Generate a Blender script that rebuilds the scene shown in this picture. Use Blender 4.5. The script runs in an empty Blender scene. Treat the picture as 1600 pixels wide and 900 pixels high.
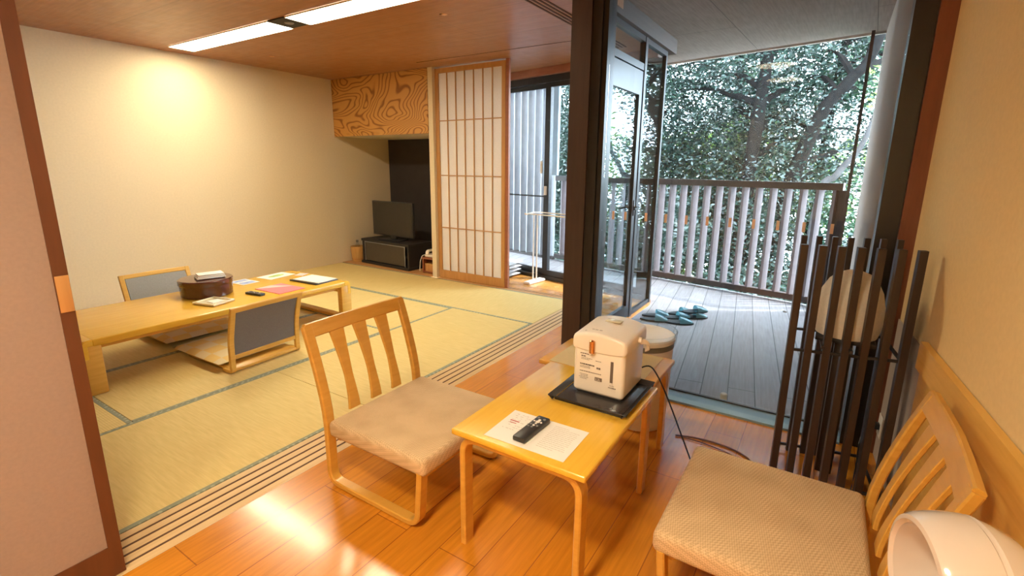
import bpy, bmesh, math, random
import numpy as np
from mathutils import Vector, Matrix
random.seed(7); rng = np.random.default_rng(7)
R = math.radians
S = bpy.context.scene
COL = S.collection

# ------------------------------------------------------------------ camera, world, sun, exposure
cam_d = bpy.data.cameras.new('camera'); cam = bpy.data.objects.new('camera', cam_d); COL.objects.link(cam)
cr = Vector((0.54032421, -0.84141301, 0.00859628)); cu = Vector((0.18243537, 0.12711395, 0.97496635)); cf = Vector((0.82144207, 0.52522966, -0.22218624))
cam.matrix_world = Matrix(((cr.x, cu.x, -cf.x, 0), (cr.y, cu.y, -cf.y, 0), (cr.z, cu.z, -cf.z, 1.3), (0, 0, 0, 1)))
cam_d.sensor_width = 36; cam_d.lens = 768.09 * 36 / 1600; cam_d.shift_y = -0.0097; cam_d.clip_start = 0.02
S.camera = cam
S.view_settings.view_transform = 'Standard'; S.view_settings.look = 'None'
S.view_settings.exposure = 0.45; S.view_settings.gamma = 1.0; S.view_settings.use_curve_mapping = False
world = bpy.data.worlds.new('world'); S.world = world; world.use_nodes = True
bgn = world.node_tree.nodes['Background']; bgn.inputs[0].default_value = (0.72, 0.86, 1.0, 1); bgn.inputs[1].default_value = 21.0
sun_d = bpy.data.lights.new('sun', 'SUN'); sun_d.energy = 5.0; sun_d.angle = R(2); sun_d.color = (1, .95, .85)
sun = bpy.data.objects.new('sun', sun_d); COL.objects.link(sun)
sun.rotation_euler = Vector((-0.35, 0.55, -0.76)).to_track_quat('-Z', 'Y').to_euler()
LAMP_COL = (1.0, 0.86, 0.60); LAMP_W = 29.0

# ------------------------------------------------------------------ materials
def newmat(name):
    m = bpy.data.materials.new(name); m.use_nodes = True
    nt = m.node_tree; b = nt.nodes['Principled BSDF']
    return m, nt, b
def nd(nt, t, **kw):
    n = nt.nodes.new(t)
    for k, v in kw.items(): setattr(n, k, v)
    return n
def coords(nt, scale=(1, 1, 1), rotz=0, rot=None):
    tc = nd(nt, 'ShaderNodeTexCoord'); mp = nd(nt, 'ShaderNodeMapping')
    mp.inputs['Scale'].default_value = scale
    mp.inputs['Rotation'].default_value = rot if rot else (0, 0, rotz)
    nt.links.new(tc.outputs['Object'], mp.inputs['Vector'])
    return mp.outputs['Vector']
def ramp(nt, fac, stops):
    r = nd(nt, 'ShaderNodeValToRGB'); e = r.color_ramp.elements
    e[0].position, e[0].color = stops[0][0], (*stops[0][1], 1)
    e[1].position, e[1].color = stops[-1][0], (*stops[-1][1], 1)
    for p, c in stops[1:-1]:
        x = e.new(p); x.color = (*c, 1)
    nt.links.new(fac, r.inputs[0]); return r.outputs[0]
def bump(nt, b, h, strength=.2, dist=.002):
    n = nd(nt, 'ShaderNodeBump'); n.inputs['Strength'].default_value = strength; n.inputs['Distance'].default_value = dist
    nt.links.new(h, n.inputs['Height']); nt.links.new(n.outputs[0], b.inputs['Normal'])
def plain(name, col, rough=.5, var=.06, nscale=30, metal=0, coat=0, bumpy=0, spec=.5):
    m, nt, b = newmat(name)
    v = coords(nt); n = nd(nt, 'ShaderNodeTexNoise'); n.inputs['Scale'].default_value = nscale; n.inputs['Detail'].default_value = 4
    nt.links.new(v, n.inputs['Vector'])
    c = Vector(col)
    nt.links.new(ramp(nt, n.outputs[0], [(.3, tuple(c * (1 - var))), (.7, tuple(c * (1 + var)))]), b.inputs['Base Color'])
    b.inputs['Roughness'].default_value = rough; b.inputs['Metallic'].default_value = metal
    b.inputs['Coat Weight'].default_value = coat; b.inputs['Specular IOR Level'].default_value = spec
    if bumpy: bump(nt, b, n.outputs[0], bumpy)
    return m
def wood(name, c1, c2, scale=(2, 30, 30), rough=.4, coat=0, rot=(0, 0, 0), nsc=2.0):
    m, nt, b = newmat(name)
    v = coords(nt, scale, rot=rot); n = nd(nt, 'ShaderNodeTexNoise'); n.inputs['Scale'].default_value = nsc; n.inputs['Detail'].default_value = 6
    n.inputs['Distortion'].default_value = .4
    nt.links.new(v, n.inputs['Vector'])
    nt.links.new(ramp(nt, n.outputs[0], [(.3, c1), (.7, c2)]), b.inputs['Base Color'])
    b.inputs['Roughness'].default_value = rough; b.inputs['Coat Weight'].default_value = coat; b.inputs['Coat Roughness'].default_value = .12
    bump(nt, b, n.outputs[0], .06)
    return m
def planks(name, c1, c2, mort, bw, rh, rough, coat=0, rotz=0, msize=.0018, grain=True, off=(0, 0, 0), bumps=.25):
    m, nt, b = newmat(name)
    tc = nd(nt, 'ShaderNodeTexCoord'); mp = nd(nt, 'ShaderNodeMapping')
    mp.inputs['Rotation'].default_value = (0, 0, rotz); mp.inputs['Location'].default_value = off
    nt.links.new(tc.outputs['Object'], mp.inputs['Vector']); v = mp.outputs[0]
    br = nd(nt, 'ShaderNodeTexBrick'); br.inputs['Scale'].default_value = 1; br.inputs['Brick Width'].default_value = bw; br.inputs['Row Height'].default_value = rh
    br.inputs['Mortar Size'].default_value = msize; br.inputs['Mortar Smooth'].default_value = .1; br.offset = .37
    br.inputs['Color1'].default_value = (*c1, 1); br.inputs['Color2'].default_value = (*c2, 1); br.inputs['Mortar'].default_value = (*mort, 1)
    nt.links.new(v, br.inputs['Vector'])
    mp2 = nd(nt, 'ShaderNodeMapping'); mp2.inputs['Scale'].default_value = (3, 45, 3); nt.links.new(v, mp2.inputs['Vector'])
    n = nd(nt, 'ShaderNodeTexNoise'); n.inputs['Scale'].default_value = 1.5; n.inputs['Detail'].default_value = 6; nt.links.new(mp2.outputs[0], n.inputs['Vector'])
    mx = nd(nt, 'ShaderNodeMix', data_type='RGBA', blend_type='MULTIPLY'); mx.inputs['Factor'].default_value = 1
    nt.links.new(br.outputs['Color'], mx.inputs['A']); nt.links.new(ramp(nt, n.outputs[0], [(.25, (.8, .78, .76)), (.7, (1.1, 1.1, 1.1))]), mx.inputs['B'])
    nt.links.new(mx.outputs['Result'], b.inputs['Base Color'])
    n2 = nd(nt, 'ShaderNodeTexNoise'); n2.inputs['Scale'].default_value = 9; n2.inputs['Detail'].default_value = 5; nt.links.new(v, n2.inputs['Vector'])
    r = nd(nt, 'ShaderNodeMapRange'); r.inputs['To Min'].default_value = rough * .8; r.inputs['To Max'].default_value = rough * 1.3
    nt.links.new(n2.outputs[0], r.inputs['Value']); nt.links.new(r.outputs[0], b.inputs['Roughness'])
    b.inputs['Coat Weight'].default_value = coat; b.inputs['Coat Roughness'].default_value = .1
    iv = nd(nt, 'ShaderNodeMath', operation='SUBTRACT'); iv.inputs[0].default_value = 1; nt.links.new(br.outputs['Fac'], iv.inputs[1])
    bump(nt, b, iv.outputs[0], bumps, .002)
    return m

M = {}
M['wall'] = plain('warm_plaster', (.74, .62, .43), .9, .03, 60, bumpy=.05, spec=.2)
M['wall_bouncetint'] = plain('bounce_tinted_plaster', (.74, .55, .28), .9, .03, 60, bumpy=.05, spec=.2)  # same plaster as the other walls, weak orange bounce light put into its colour
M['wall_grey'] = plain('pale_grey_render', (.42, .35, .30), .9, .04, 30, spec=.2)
M['ceil'] = planks('brown_ceiling_board', (.36, .155, .06), (.40, .175, .07), (.2, .08, .03), 2.6, .6, .35, rotz=R(90), msize=.002)
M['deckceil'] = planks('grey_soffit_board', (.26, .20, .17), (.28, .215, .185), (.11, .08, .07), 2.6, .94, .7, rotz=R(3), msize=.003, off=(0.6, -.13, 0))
M['floor'] = planks('glossy_orange_plank', (.55, .20, .014), (.63, .245, .02), (.30, .10, .012), 1.35, .155, .2, coat=.22, off=(.25, -.065, 0))
M['engawa'] = planks('engawa_board', (.62, .27, .06), (.66, .30, .07), (.2, .08, .02), 1.6, .12, .25, coat=.3, rotz=R(90))
M['deck'] = planks('weathered_deck_board', (.27, .25, .255), (.33, .305, .31), (.06, .06, .065), 3.1, .148, .5, rotz=R(-7.5), msize=.003, off=(0, .02, 0))
M['beech'] = wood('honey_beech', (.66, .36, .06), (.74, .43, .09), (3, 3, 30), .33, .2)
M['beech_x'] = wood('honey_beech_top', (.74, .42, .04), (.82, .49, .06), (2, 26, 26), .24, .35)
M['chairwood'] = wood('oak_chair_frame', (.60, .30, .045), (.68, .36, .065), (4, 4, 24), .35, .2)
M['ledge'] = wood('pine_ledge', (.72, .40, .08), (.80, .47, .11), (2, 30, 30), .4, .1)
M['sill'] = wood('pale_track_sill', (.60, .40, .19), (.68, .47, .24), (1.5, 30, 30), .45)
M['groove'] = plain('dark_groove', (.10, .045, .02), .8)
M['darkwood'] = wood('dark_stained_wood', (.026, .016, .013), (.04, .025, .02), (20, 20, 2), .4, .1)
M['brownpost'] = wood('brown_post', (.045, .026, .02), (.06, .034, .026), (20, 20, 2), .55)
M['redwood'] = wood('red_brown_wood', (.19, .06, .028), (.24, .08, .038), (20, 20, 2), .5)
M['beam'] = wood('brown_beam', (.06, .03, .017), (.08, .042, .024), (2, 20, 20), .6)
M['header'] = wood('reddish_header', (.30, .10, .045), (.36, .125, .06), (20, 2, 20), .45)
M['shojiframe'] = wood('shoji_cedar', (.48, .23, .07), (.56, .29, .10), (18, 18, 2), .5)
M['shojidark'] = wood('brown_shoji_frame', (.10, .032, .01), (.13, .042, .014), (18, 18, 2), .5)
M['black'] = plain('matte_black', (.018, .015, .015), .6)
M['blackwall'] = plain('black_alcove_board', (.035, .028, .028), .7, .1, 8)
M['blackframe'] = plain('black_aluminium', (.02, .02, .022), .35)
M['plastic_black'] = plain('black_plastic', (.025, .025, .027), .35)
M['screen'] = plain('tv_screen', (.03, .028, .026), .18)
M['smoke'] = plain('smoked_glass', (.06, .05, .042), .15)
M['white'] = plain('white_plastic', (.84, .78, .71), .35, .01)
M['whitegloss'] = plain('glossy_white_plastic', (.90, .84, .76), .12, .01, coat=.6)
M['lid'] = plain('warm_white_lid', (.90, .82, .72), .3, .01)
M['hood'] = plain('glossy_cream_shell', (.66, .56, .48), .12, .01, coat=.6)
M['copper'] = plain('copper_metal', (.75, .42, .22), .25, metal=1)
M['steel'] = plain('steel', (.5, .5, .5), .3, metal=1)
M['grey'] = plain('grey_plastic', (.22, .22, .22), .5)
M['print'] = plain('printed_ink', (.16, .12, .10), .7)
M['printlight'] = plain('pale_printed_ink', (.56, .50, .45), .7)
M['printred'] = plain('red_printed_ink', (.5, .14, .12), .7)
M['paper'] = plain('white_paper', (.82, .78, .72), .8, .01)
M['towel'] = plain('white_towel', (.85, .8, .75), .95, .05, 120, bumpy=.4)
M['pink'] = plain('pink_paper', (.85, .22, .24), .6, .03)
M['pinkpale'] = plain('pale_pink_paper', (.85, .55, .52), .6, .03)
M['green'] = plain('green_print', (.35, .5, .15), .7, .3)
M['blueprint'] = plain('blue_print', (.3, .4, .65), .7, .3)
M['lacquer'] = plain('brown_lacquer', (.09, .028, .02), .18, .1, coat=.5)
M['dish'] = plain('cream_ceramic', (.82, .74, .52), .2, .02)
M['tray'] = plain('black_tray', (.028, .026, .028), .22, .1, coat=.2)
M['greyfab'] = plain('grey_upholstery', (.17, .15, .14), .9, .12, 200, bumpy=.3)
M['greyfab2'] = plain('blue_grey_upholstery', (.30, .29, .26), .9, .1, 200, bumpy=.3)
M['khaki'] = plain('khaki_panel', (.60, .46, .23), .6, .03, 50)
M['cushion'] = plain('white_cushion', (.75, .74, .74), .9, .04, 40)
M['slipper'] = plain('teal_slipper', (.26, .50, .56), .15, .2, 15, coat=.5)
M['slipperdark'] = plain('dark_slipper_sole', (.02, .03, .035), .4)
M['rail'] = plain('grey_brown_rail', (.06, .043, .038), .6, .15, 10)
M['baluster'] = plain('weathered_baluster', (.17, .135, .14), .7, .12, 12)
M['louver'] = plain('pale_grey_louver', (.26, .26, .28), .6, .08, 10)
M['bluegrey'] = plain('blue_grey_panel', (.42, .53, .62), .4, .05, 5)
M['sillblue'] = plain('blue_grey_sill', (.20, .30, .34), .3, .05, 5)
M['basket'] = wood('basket_wood', (.50, .27, .08), (.62, .36, .12), (20, 20, 1.5), .5)
M['cordbrown'] = plain('brown_cord', (.13, .055, .03), .5)
M['cordblack'] = plain('black_cord', (.015, .015, .015), .5)
M['bark'] = plain('tree_bark', (.0065, .006, .0055), 1, .35, 12, bumpy=.5, spec=.1)
M['barkpale'] = plain('pale_bark', (.035, .033, .032), .95, .3, 12, bumpy=.5, spec=.1)
M['ground'] = plain('hillside_ground', (.05, .07, .03), 1, .4, 1.5)
M['bandring'] = plain('grey_band', (.20, .18, .14), .4)
M['marker'] = plain('pale_tan_sticker', (.85, .66, .52), .6)
M['bag'] = plain('clear_bag', (.7, .75, .78), .1)

def tatami_mat(name, along):
    m, nt, b = newmat(name)
    v = coords(nt)
    w = nd(nt, 'ShaderNodeTexWave', wave_type='BANDS', bands_direction='X' if along == 'y' else 'Y')
    w.inputs['Scale'].default_value = 28; w.inputs['Distortion'].default_value = .3
    nt.links.new(v, w.inputs['Vector'])
    v2 = coords(nt, (60, 4, 1) if along == 'x' else (4, 60, 1)); n = nd(nt, 'ShaderNodeTexNoise'); n.inputs['Scale'].default_value = 2; n.inputs['Detail'].default_value = 5
    nt.links.new(v2, n.inputs['Vector'])
    w2 = nd(nt, 'ShaderNodeTexWave', wave_type='BANDS', bands_direction='Y' if along == 'y' else 'X'); w2.inputs['Scale'].default_value = 9
    nt.links.new(v, w2.inputs['Vector'])
    c = ramp(nt, n.outputs[0], [(.3, (.68, .51, .19)), (.7, (.78, .60, .25))])
    mx = nd(nt, 'ShaderNodeMix', data_type='RGBA', blend_type='MULTIPLY'); mx.inputs['Factor'].default_value = .7
    nt.links.new(c, mx.inputs['A']); nt.links.new(ramp(nt, w.outputs[0], [(0, (.86, .86, .84)), (1, (1.02, 1.02, 1.02))]), mx.inputs['B'])
    nt.links.new(mx.outputs['Result'], b.inputs['Base Color']); b.inputs['Roughness'].default_value = .65
    bump(nt, b, w.outputs[0], .25, .002)
    return m
M['tatami_x'] = tatami_mat('tatami_straw', 'x'); M['tatami_y'] = tatami_mat('tatami_straw_turned', 'y')
def heri():
    m, nt, b = newmat('tatami_border_cloth')
    v = coords(nt, (30, 30, 1)); ch = nd(nt, 'ShaderNodeTexVoronoi'); ch.inputs['Scale'].default_value = 1.0; ch.inputs['Randomness'].default_value = .3
    nt.links.new(v, ch.inputs['Vector'])
    nt.links.new(ramp(nt, ch.outputs['Distance'], [(.18, (.42, .43, .32)), (.3, (.27, .29, .21))]), b.inputs['Base Color']); b.inputs['Roughness'].default_value = .8
    return m
M['heri'] = heri()
def seatfabric():
    m, nt, b = newmat('woven_beige_fabric')
    v = coords(nt, (1, 1, 1), rot=(R(20), R(20), R(45)))
    ch = nd(nt, 'ShaderNodeTexChecker'); ch.inputs['Scale'].default_value = 190
    nt.links.new(v, ch.inputs['Vector'])
    n = nd(nt, 'ShaderNodeTexNoise'); n.inputs['Scale'].default_value = 7; n.inputs['Detail'].default_value = 3; nt.links.new(coords(nt), n.inputs['Vector'])
    ch.inputs['Color1'].default_value = (.66, .47, .27, 1); ch.inputs['Color2'].default_value = (.50, .34, .18, 1)
    mx = nd(nt, 'ShaderNodeMix', data_type='RGBA', blend_type='MULTIPLY'); mx.inputs['Factor'].default_value = 1
    nt.links.new(ch.outputs['Color'], mx.inputs['A']); nt.links.new(ramp(nt, n.outputs[0], [(.3, (.9, .88, .86)), (.6, (1.05, 1.05, 1.05))]), mx.inputs['B'])
    nt.links.new(mx.outputs['Result'], b.inputs['Base Color']); b.inputs['Roughness'].default_value = .9
    bump(nt, b, ch.outputs['Fac'], .5, .002)
    return m
M['seat'] = seatfabric()
def zabuton():
    m, nt, b = newmat('gold_checked_cushion')
    v = coords(nt, (1, 1, 1)); ch = nd(nt, 'ShaderNodeTexChecker'); ch.inputs['Scale'].default_value = 9
    ch.inputs['Color1'].default_value = (.74, .52, .18, 1); ch.inputs['Color2'].default_value = (.72, .60, .36, 1)
    nt.links.new(v, ch.inputs['Vector']); nt.links.new(ch.outputs['Color'], b.inputs['Base Color']); b.inputs['Roughness'].default_value = .7
    return m
M['zabuton'] = zabuton()
def plywood():
    m, nt, b = newmat('figured_plywood')
    v = coords(nt, (1, .8, 1.5)); n = nd(nt, 'ShaderNodeTexNoise'); n.inputs['Scale'].default_value = 1.6; n.inputs['Detail'].default_value = 1.6; n.inputs['Distortion'].default_value = .5
    nt.links.new(v, n.inputs['Vector'])
    a = nd(nt, 'ShaderNodeMath', operation='MULTIPLY'); a.inputs[1].default_value = 150; nt.links.new(n.outputs[0], a.inputs[0])
    s = nd(nt, 'ShaderNodeMath', operation='SINE'); nt.links.new(a.outputs[0], s.inputs[0])
    nt.links.new(ramp(nt, s.outputs[0], [(0, (.58, .29, .07)), (.55, (.50, .23, .05)), (.95, (.27, .10, .02))]), b.inputs['Base Color'])
    b.inputs['Roughness'].default_value = .45
    return m
M['plywood'] = plywood()
def shojipaper(name, col, tr):
    m = bpy.data.materials.new(name); m.use_nodes = True; nt = m.node_tree; nt.nodes.clear()
    o = nd(nt, 'ShaderNodeOutputMaterial'); d = nd(nt, 'ShaderNodeBsdfDiffuse'); t = nd(nt, 'ShaderNodeBsdfTranslucent'); x = nd(nt, 'ShaderNodeMixShader')
    n = nd(nt, 'ShaderNodeTexNoise'); n.inputs['Scale'].default_value = 90; nt.links.new(coords(nt), n.inputs['Vector'])
    c = Vector(col); cc = ramp(nt, n.outputs[0], [(.3, tuple(c * .96)), (.7, tuple(c * 1.03))])
    nt.links.new(cc, d.inputs[0]); nt.links.new(cc, t.inputs[0]); x.inputs[0].default_value = tr
    nt.links.new(d.outputs[0], x.inputs[1]); nt.links.new(t.outputs[0], x.inputs[2]); nt.links.new(x.outputs[0], o.inputs[0])
    return m
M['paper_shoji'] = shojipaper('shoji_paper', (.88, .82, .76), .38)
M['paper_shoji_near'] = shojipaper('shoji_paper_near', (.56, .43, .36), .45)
M['lampshade'] = shojipaper('paper_lampshade', (.90, .84, .74), .3)
def glass(name, tint=(.93, .96, .97), refl=1.0):
    m = bpy.data.materials.new(name); m.use_nodes = True; nt = m.node_tree; nt.nodes.clear()
    o = nd(nt, 'ShaderNodeOutputMaterial'); t = nd(nt, 'ShaderNodeBsdfTransparent'); g = nd(nt, 'ShaderNodeBsdfGlossy'); x = nd(nt, 'ShaderNodeMixShader'); f = nd(nt, 'ShaderNodeLayerWeight'); f.inputs[0].default_value = .5
    t.inputs[0].default_value = (*tint, 1); g.inputs['Roughness'].default_value = .01
    pw = nd(nt, 'ShaderNodeMath', operation='POWER'); pw.inputs[1].default_value = 5; nt.links.new(f.outputs['Facing'], pw.inputs[0])
    q = nd(nt, 'ShaderNodeMath', operation='MULTIPLY_ADD'); q.inputs[1].default_value = .7 * refl; q.inputs[2].default_value = .025 * refl; nt.links.new(pw.outputs[0], q.inputs[0])
    nt.links.new(q.outputs[0], x.inputs[0]); nt.links.new(t.outputs[0], x.inputs[1]); nt.links.new(g.outputs[0], x.inputs[2]); nt.links.new(x.outputs[0], o.inputs[0])
    return m
M['glass'] = glass('window_glass')
M['glass2'] = glass('hazy_glass', (.86, .92, .95), 1.2)
M['clear'] = glass('clear_plastic', (.92, .94, .95), 1.5)
def emis(name, col, st):
    m = bpy.data.materials.new(name); m.use_nodes = True; nt = m.node_tree; nt.nodes.clear()
    o = nd(nt, 'ShaderNodeOutputMaterial'); e = nd(nt, 'ShaderNodeEmission'); e.inputs[0].default_value = (*col, 1); e.inputs[1].default_value = st
    nt.links.new(e.outputs[0], o.inputs[0]); return m
M['lamp'] = emis('lit_diffuser', LAMP_COL, LAMP_W); M['lamp2'] = emis('lit_round_diffuser', LAMP_COL, 175.0)
def leafmat(name, c1, c2, tr=.25):
    m = bpy.data.materials.new(name); m.use_nodes = True; nt = m.node_tree; nt.nodes.clear()
    o = nd(nt, 'ShaderNodeOutputMaterial'); p = nd(nt, 'ShaderNodeBsdfPrincipled'); t = nd(nt, 'ShaderNodeBsdfTranslucent'); x = nd(nt, 'ShaderNodeMixShader')
    n = nd(nt, 'ShaderNodeTexNoise'); n.inputs['Scale'].default_value = 5; n.inputs['Detail'].default_value = 6; nt.links.new(coords(nt), n.inputs['Vector'])
    cc = ramp(nt, n.outputs[0], [(.35, c1), (.65, c2)])
    nt.links.new(cc, p.inputs['Base Color']); nt.links.new(cc, t.inputs[0]); p.inputs['Roughness'].default_value = .32; x.inputs[0].default_value = tr
    nt.links.new(p.outputs[0], x.inputs[1]); nt.links.new(t.outputs[0], x.inputs[2]); nt.links.new(x.outputs[0], o.inputs[0])
    return m
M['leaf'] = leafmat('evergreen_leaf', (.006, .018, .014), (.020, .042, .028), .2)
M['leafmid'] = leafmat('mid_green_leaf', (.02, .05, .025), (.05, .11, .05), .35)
M['leafsuntint'] = leafmat('sun_tinted_leaf', (.14, .24, .05), (.26, .38, .10), .5)  # sunlight on the farther foliage put into a brighter yellow-green leaf colour

# ------------------------------------------------------------------ mesh helpers
def fillet(pts, r, n=6):
    out = [Vector(pts[0])]
    for i in range(1, len(pts) - 1):
        p = Vector(pts[i]); a = (Vector(pts[i - 1]) - p); b = (Vector(pts[i + 1]) - p)
        rr = min(r, a.length * .49, b.length * .49); p0 = p + a.normalized() * rr; p1 = p + b.normalized() * rr
        for k in range(n + 1):
            t = k / n; out.append(p0 * (1 - t) ** 2 + p * 2 * t * (1 - t) + p1 * t * t)
    out.append(Vector(pts[-1])); return out
class MB:
    def __init__(s): s.bm = bmesh.new()
    def _merge(s, b, mat=None):
        if mat is not None: bmesh.ops.transform(b, matrix=mat, verts=b.verts)
        me = bpy.data.meshes.new('t'); b.to_mesh(me); s.bm.from_mesh(me); bpy.data.meshes.remove(me); b.free()
    def box(s, x0, x1, y0, y1, z0, z1, bev=0, seg=2, mat=None):
        b = bmesh.new(); bmesh.ops.create_cube(b, size=1)
        bmesh.ops.scale(b, vec=(abs(x1 - x0), abs(y1 - y0), abs(z1 - z0)), verts=b.verts)
        bmesh.ops.translate(b, vec=((x0 + x1) / 2, (y0 + y1) / 2, (z0 + z1) / 2), verts=b.verts)
        if bev: bmesh.ops.bevel(b, geom=b.edges[:], offset=bev, segments=seg, affect='EDGES', profile=.5)
        s._merge(b, mat); return s
    def bar(s, a, c, w, t, up=(0, 0, 1), bev=0):
        a = Vector(a); c = Vector(c); d = (c - a); L = d.length; d.normalize(); u = Vector(up); x = d.cross(u)
        if x.length < 1e-4: x = d.cross(Vector((1, 0, 0)))
        x.normalize(); y = x.cross(d)
        m = Matrix(((x.x, y.x, d.x, a.x), (x.y, y.y, d.y, a.y), (x.z, y.z, d.z, a.z), (0, 0, 0, 1)))
        return s.box(-w / 2, w / 2, -t / 2, t / 2, 0, L, bev, mat=m)
    def sweep(s, path, side, w, t, closed=False):
        # rectangular section: w along 'side', t across; w/t may be lists
        P = [Vector(p) for p in path]; n = len(P); sd = Vector(side).normalized(); b = bmesh.new(); rings = []
        for i in range(n):
            if closed: tg = P[(i + 1) % n] - P[i - 1]
            else: tg = P[min(i + 1, n - 1)] - P[max(i - 1, 0)]
            tg.normalize(); nm = tg.cross(sd).normalized()
            wi = w[i] if isinstance(w, (list, tuple)) else w; ti = t[i] if isinstance(t, (list, tuple)) else t
            e = min(wi, ti) * .18
            pr = [(-wi/2+e, -ti/2), (wi/2-e, -ti/2), (wi/2, -ti/2+e), (wi/2, ti/2-e), (wi/2-e, ti/2), (-wi/2+e, ti/2), (-wi/2, ti/2-e), (-wi/2, -ti/2+e)]
            rings.append([b.verts.new(P[i] + sd * u + nm * v) for u, v in pr])
        m = n if closed else n - 1
        for i in range(m):
            A, B = rings[i], rings[(i + 1) % n]
            for k in range(8): b.faces.new((A[k], A[(k + 1) % 8], B[(k + 1) % 8], B[k]))
        if not closed: b.faces.new(rings[0][::-1]); b.faces.new(rings[-1])
        bmesh.ops.recalc_face_normals(b, faces=b.faces[:])
        s._merge(b); return s
    def tube(s, path, r, n=8, cap=True):
        P = [Vector(p) for p in path]; b = bmesh.new(); rings = []; N = len(P); ref = None
        for i in range(N):
            tg = (P[min(i + 1, N - 1)] - P[max(i - 1, 0)]).normalized()
            if ref is None: ref = tg.orthogonal().normalized()
            ref = (ref - tg * ref.dot(tg)).normalized(); o = tg.cross(ref)
            ri = r[i] if isinstance(r, (list, tuple)) else r
            rings.append([b.verts.new(P[i] + (ref * math.cos(2 * math.pi * k / n) + o * math.sin(2 * math.pi * k / n)) * ri) for k in range(n)])
        for i in range(N - 1):
            for k in range(n): b.faces.new((rings[i][k], rings[i][(k + 1) % n], rings[i + 1][(k + 1) % n], rings[i + 1][k]))
        if cap: b.faces.new(rings[0][::-1]); b.faces.new(rings[-1])
        bmesh.ops.recalc_face_normals(b, faces=b.faces[:]); s._merge(b); return s
    def lathe(s, prof, n=32, mat=None, sx=1, sy=1, close=False):
        b = bmesh.new(); rings = []
        for r, z in prof:
            if r < 1e-5: rings.append([b.verts.new((0, 0, z))])
            else: rings.append([b.verts.new((r * sx * math.cos(2 * math.pi * k / n), r * sy * math.sin(2 * math.pi * k / n), z)) for k in range(n)])
        m = len(rings) if close else len(rings) - 1
        for i in range(m):
            A, B = rings[i], rings[(i + 1) % len(rings)]
            for k in range(n):
                if len(A) == 1 and len(B) == 1: continue
                if len(A) == 1: b.faces.new((A[0], B[k], B[(k + 1) % n]))
                elif len(B) == 1: b.faces.new((A[k], B[0], A[(k + 1) % n]))
                else: b.faces.new((A[k], B[k], B[(k + 1) % n], A[(k + 1) % n]))
        bmesh.ops.recalc_face_normals(b, faces=b.faces[:]); s._merge(b, mat); return s
    def prism(s, poly, z0, z1, mat=None, bev=0):
        b = bmesh.new(); vs = [b.verts.new((x, y, z0)) for x, y in poly]; f = b.faces.new(vs)
        r = bmesh.ops.extrude_face_region(b, geom=[f]); bmesh.ops.translate(b, vec=(0, 0, z1 - z0), verts=[v for v in r['geom'] if isinstance(v, bmesh.types.BMVert)])
        bmesh.ops.recalc_face_normals(b, faces=b.faces[:])
        if bev: bmesh.ops.bevel(b, geom=b.edges[:], offset=bev, segments=2, affect='EDGES')
        s._merge(b, mat); return s
    def build(s, name, mat, parent=None, smooth=True):
        me = bpy.data.meshes.new(name); s.bm.to_mesh(me); s.bm.free(); me.materials.append(M[mat] if isinstance(mat, str) else mat)
        if smooth:
            me.polygons.foreach_set('use_smooth', [True] * len(me.polygons))
            try: me.set_sharp_from_angle(angle=R(38))
            except Exception: pass
        o = bpy.data.objects.new(name, me); COL.objects.link(o)
        if parent: o.parent = parent
        return o
def tag(o, label=None, cat=None, group=None, kind=None):
    if label: o['label'] = label
    if cat: o['category'] = cat
    if group: o['group'] = group
    if kind: o['kind'] = kind
    return o
def root(name, loc, label, cat, group=None, rz=0):
    o = bpy.data.objects.new(name, None); COL.objects.link(o); o.location = loc; o.rotation_euler = (0, 0, rz); o.empty_display_size = .05
    return tag(o, label, cat, group)
def struct(name, mb, mat, smooth=False):
    o = mb.build(name, mat, None, smooth); o['kind'] = 'structure'; return o
def copy_tree(o, parent=None):
    c = o.copy(); COL.objects.link(c); c.parent = parent
    for ch in o.children: copy_tree(ch, c)
    return c
def box(*a, **k): return MB().box(*a, **k)
def text_mesh(name, s, size, mat, parent, mw):
    cu_ = bpy.data.curves.new(name, 'FONT'); cu_.body = s; cu_.size = size; cu_.extrude = .0002
    t = bpy.data.objects.new('tmp', cu_); COL.objects.link(t)
    dg = bpy.context.evaluated_depsgraph_get(); me = bpy.data.meshes.new_from_object(t.evaluated_get(dg)); bpy.data.objects.remove(t)
    me.transform(mw); me.materials.clear(); me.materials.append(M[mat]); o = bpy.data.objects.new(name, me); COL.objects.link(o); o.parent = parent; return o

CH = 2.34   # room ceiling
DC = 2.42   # deck soffit
# ------------------------------------------------------------------ room shell
struct('floor', MB().prism([(-1.6, -.72), (2.60, -.42), (2.72, -.35), (2.72, 1.30), (2.9, 1.40), (4.78, 1.40), (4.78, 1.77), (-1.6, 1.77)], -.12, 0), 'floor')
struct('floor_tatami_base', box(-1.6, 4.30, 1.995, 5.5, -.12, -.03), 'groove')
tr = box(-1.6, 4.42, 1.77, 1.99, -.10, 0); struct('trim_1', tr, 'sill')
g = MB()
for y in (1.815, 1.86, 1.905, 1.95): g.box(-1.55, 4.30, y - .0045, y + .0045, -.01, .0012)
struct('trim_2', g, 'groove')
struct('floor_engawa', MB().prism([(4.42, 1.77), (4.80, 1.77), (5.235, 3.80), (4.42, 3.80)], -.12, -.002), 'engawa')
g = box(4.31, 4.42, 1.995, 3.81, -.1, 0); struct('trim_3', g, 'shojiframe')
g = MB(); [g.box(x - .004, x + .004, 2.0, 3.80, -.01, .0012) for x in (4.395, 4.365)]
struct('trim_4', g, 'groove')
struct('floor_alcove', box(4.31, 5.30, 3.90, 5.5, -.12, 0.004), 'shojiframe')
struct('wall_left', box(-1.6, 5.34, 5.5, 5.62, -.1, 2.46), 'wall')
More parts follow.
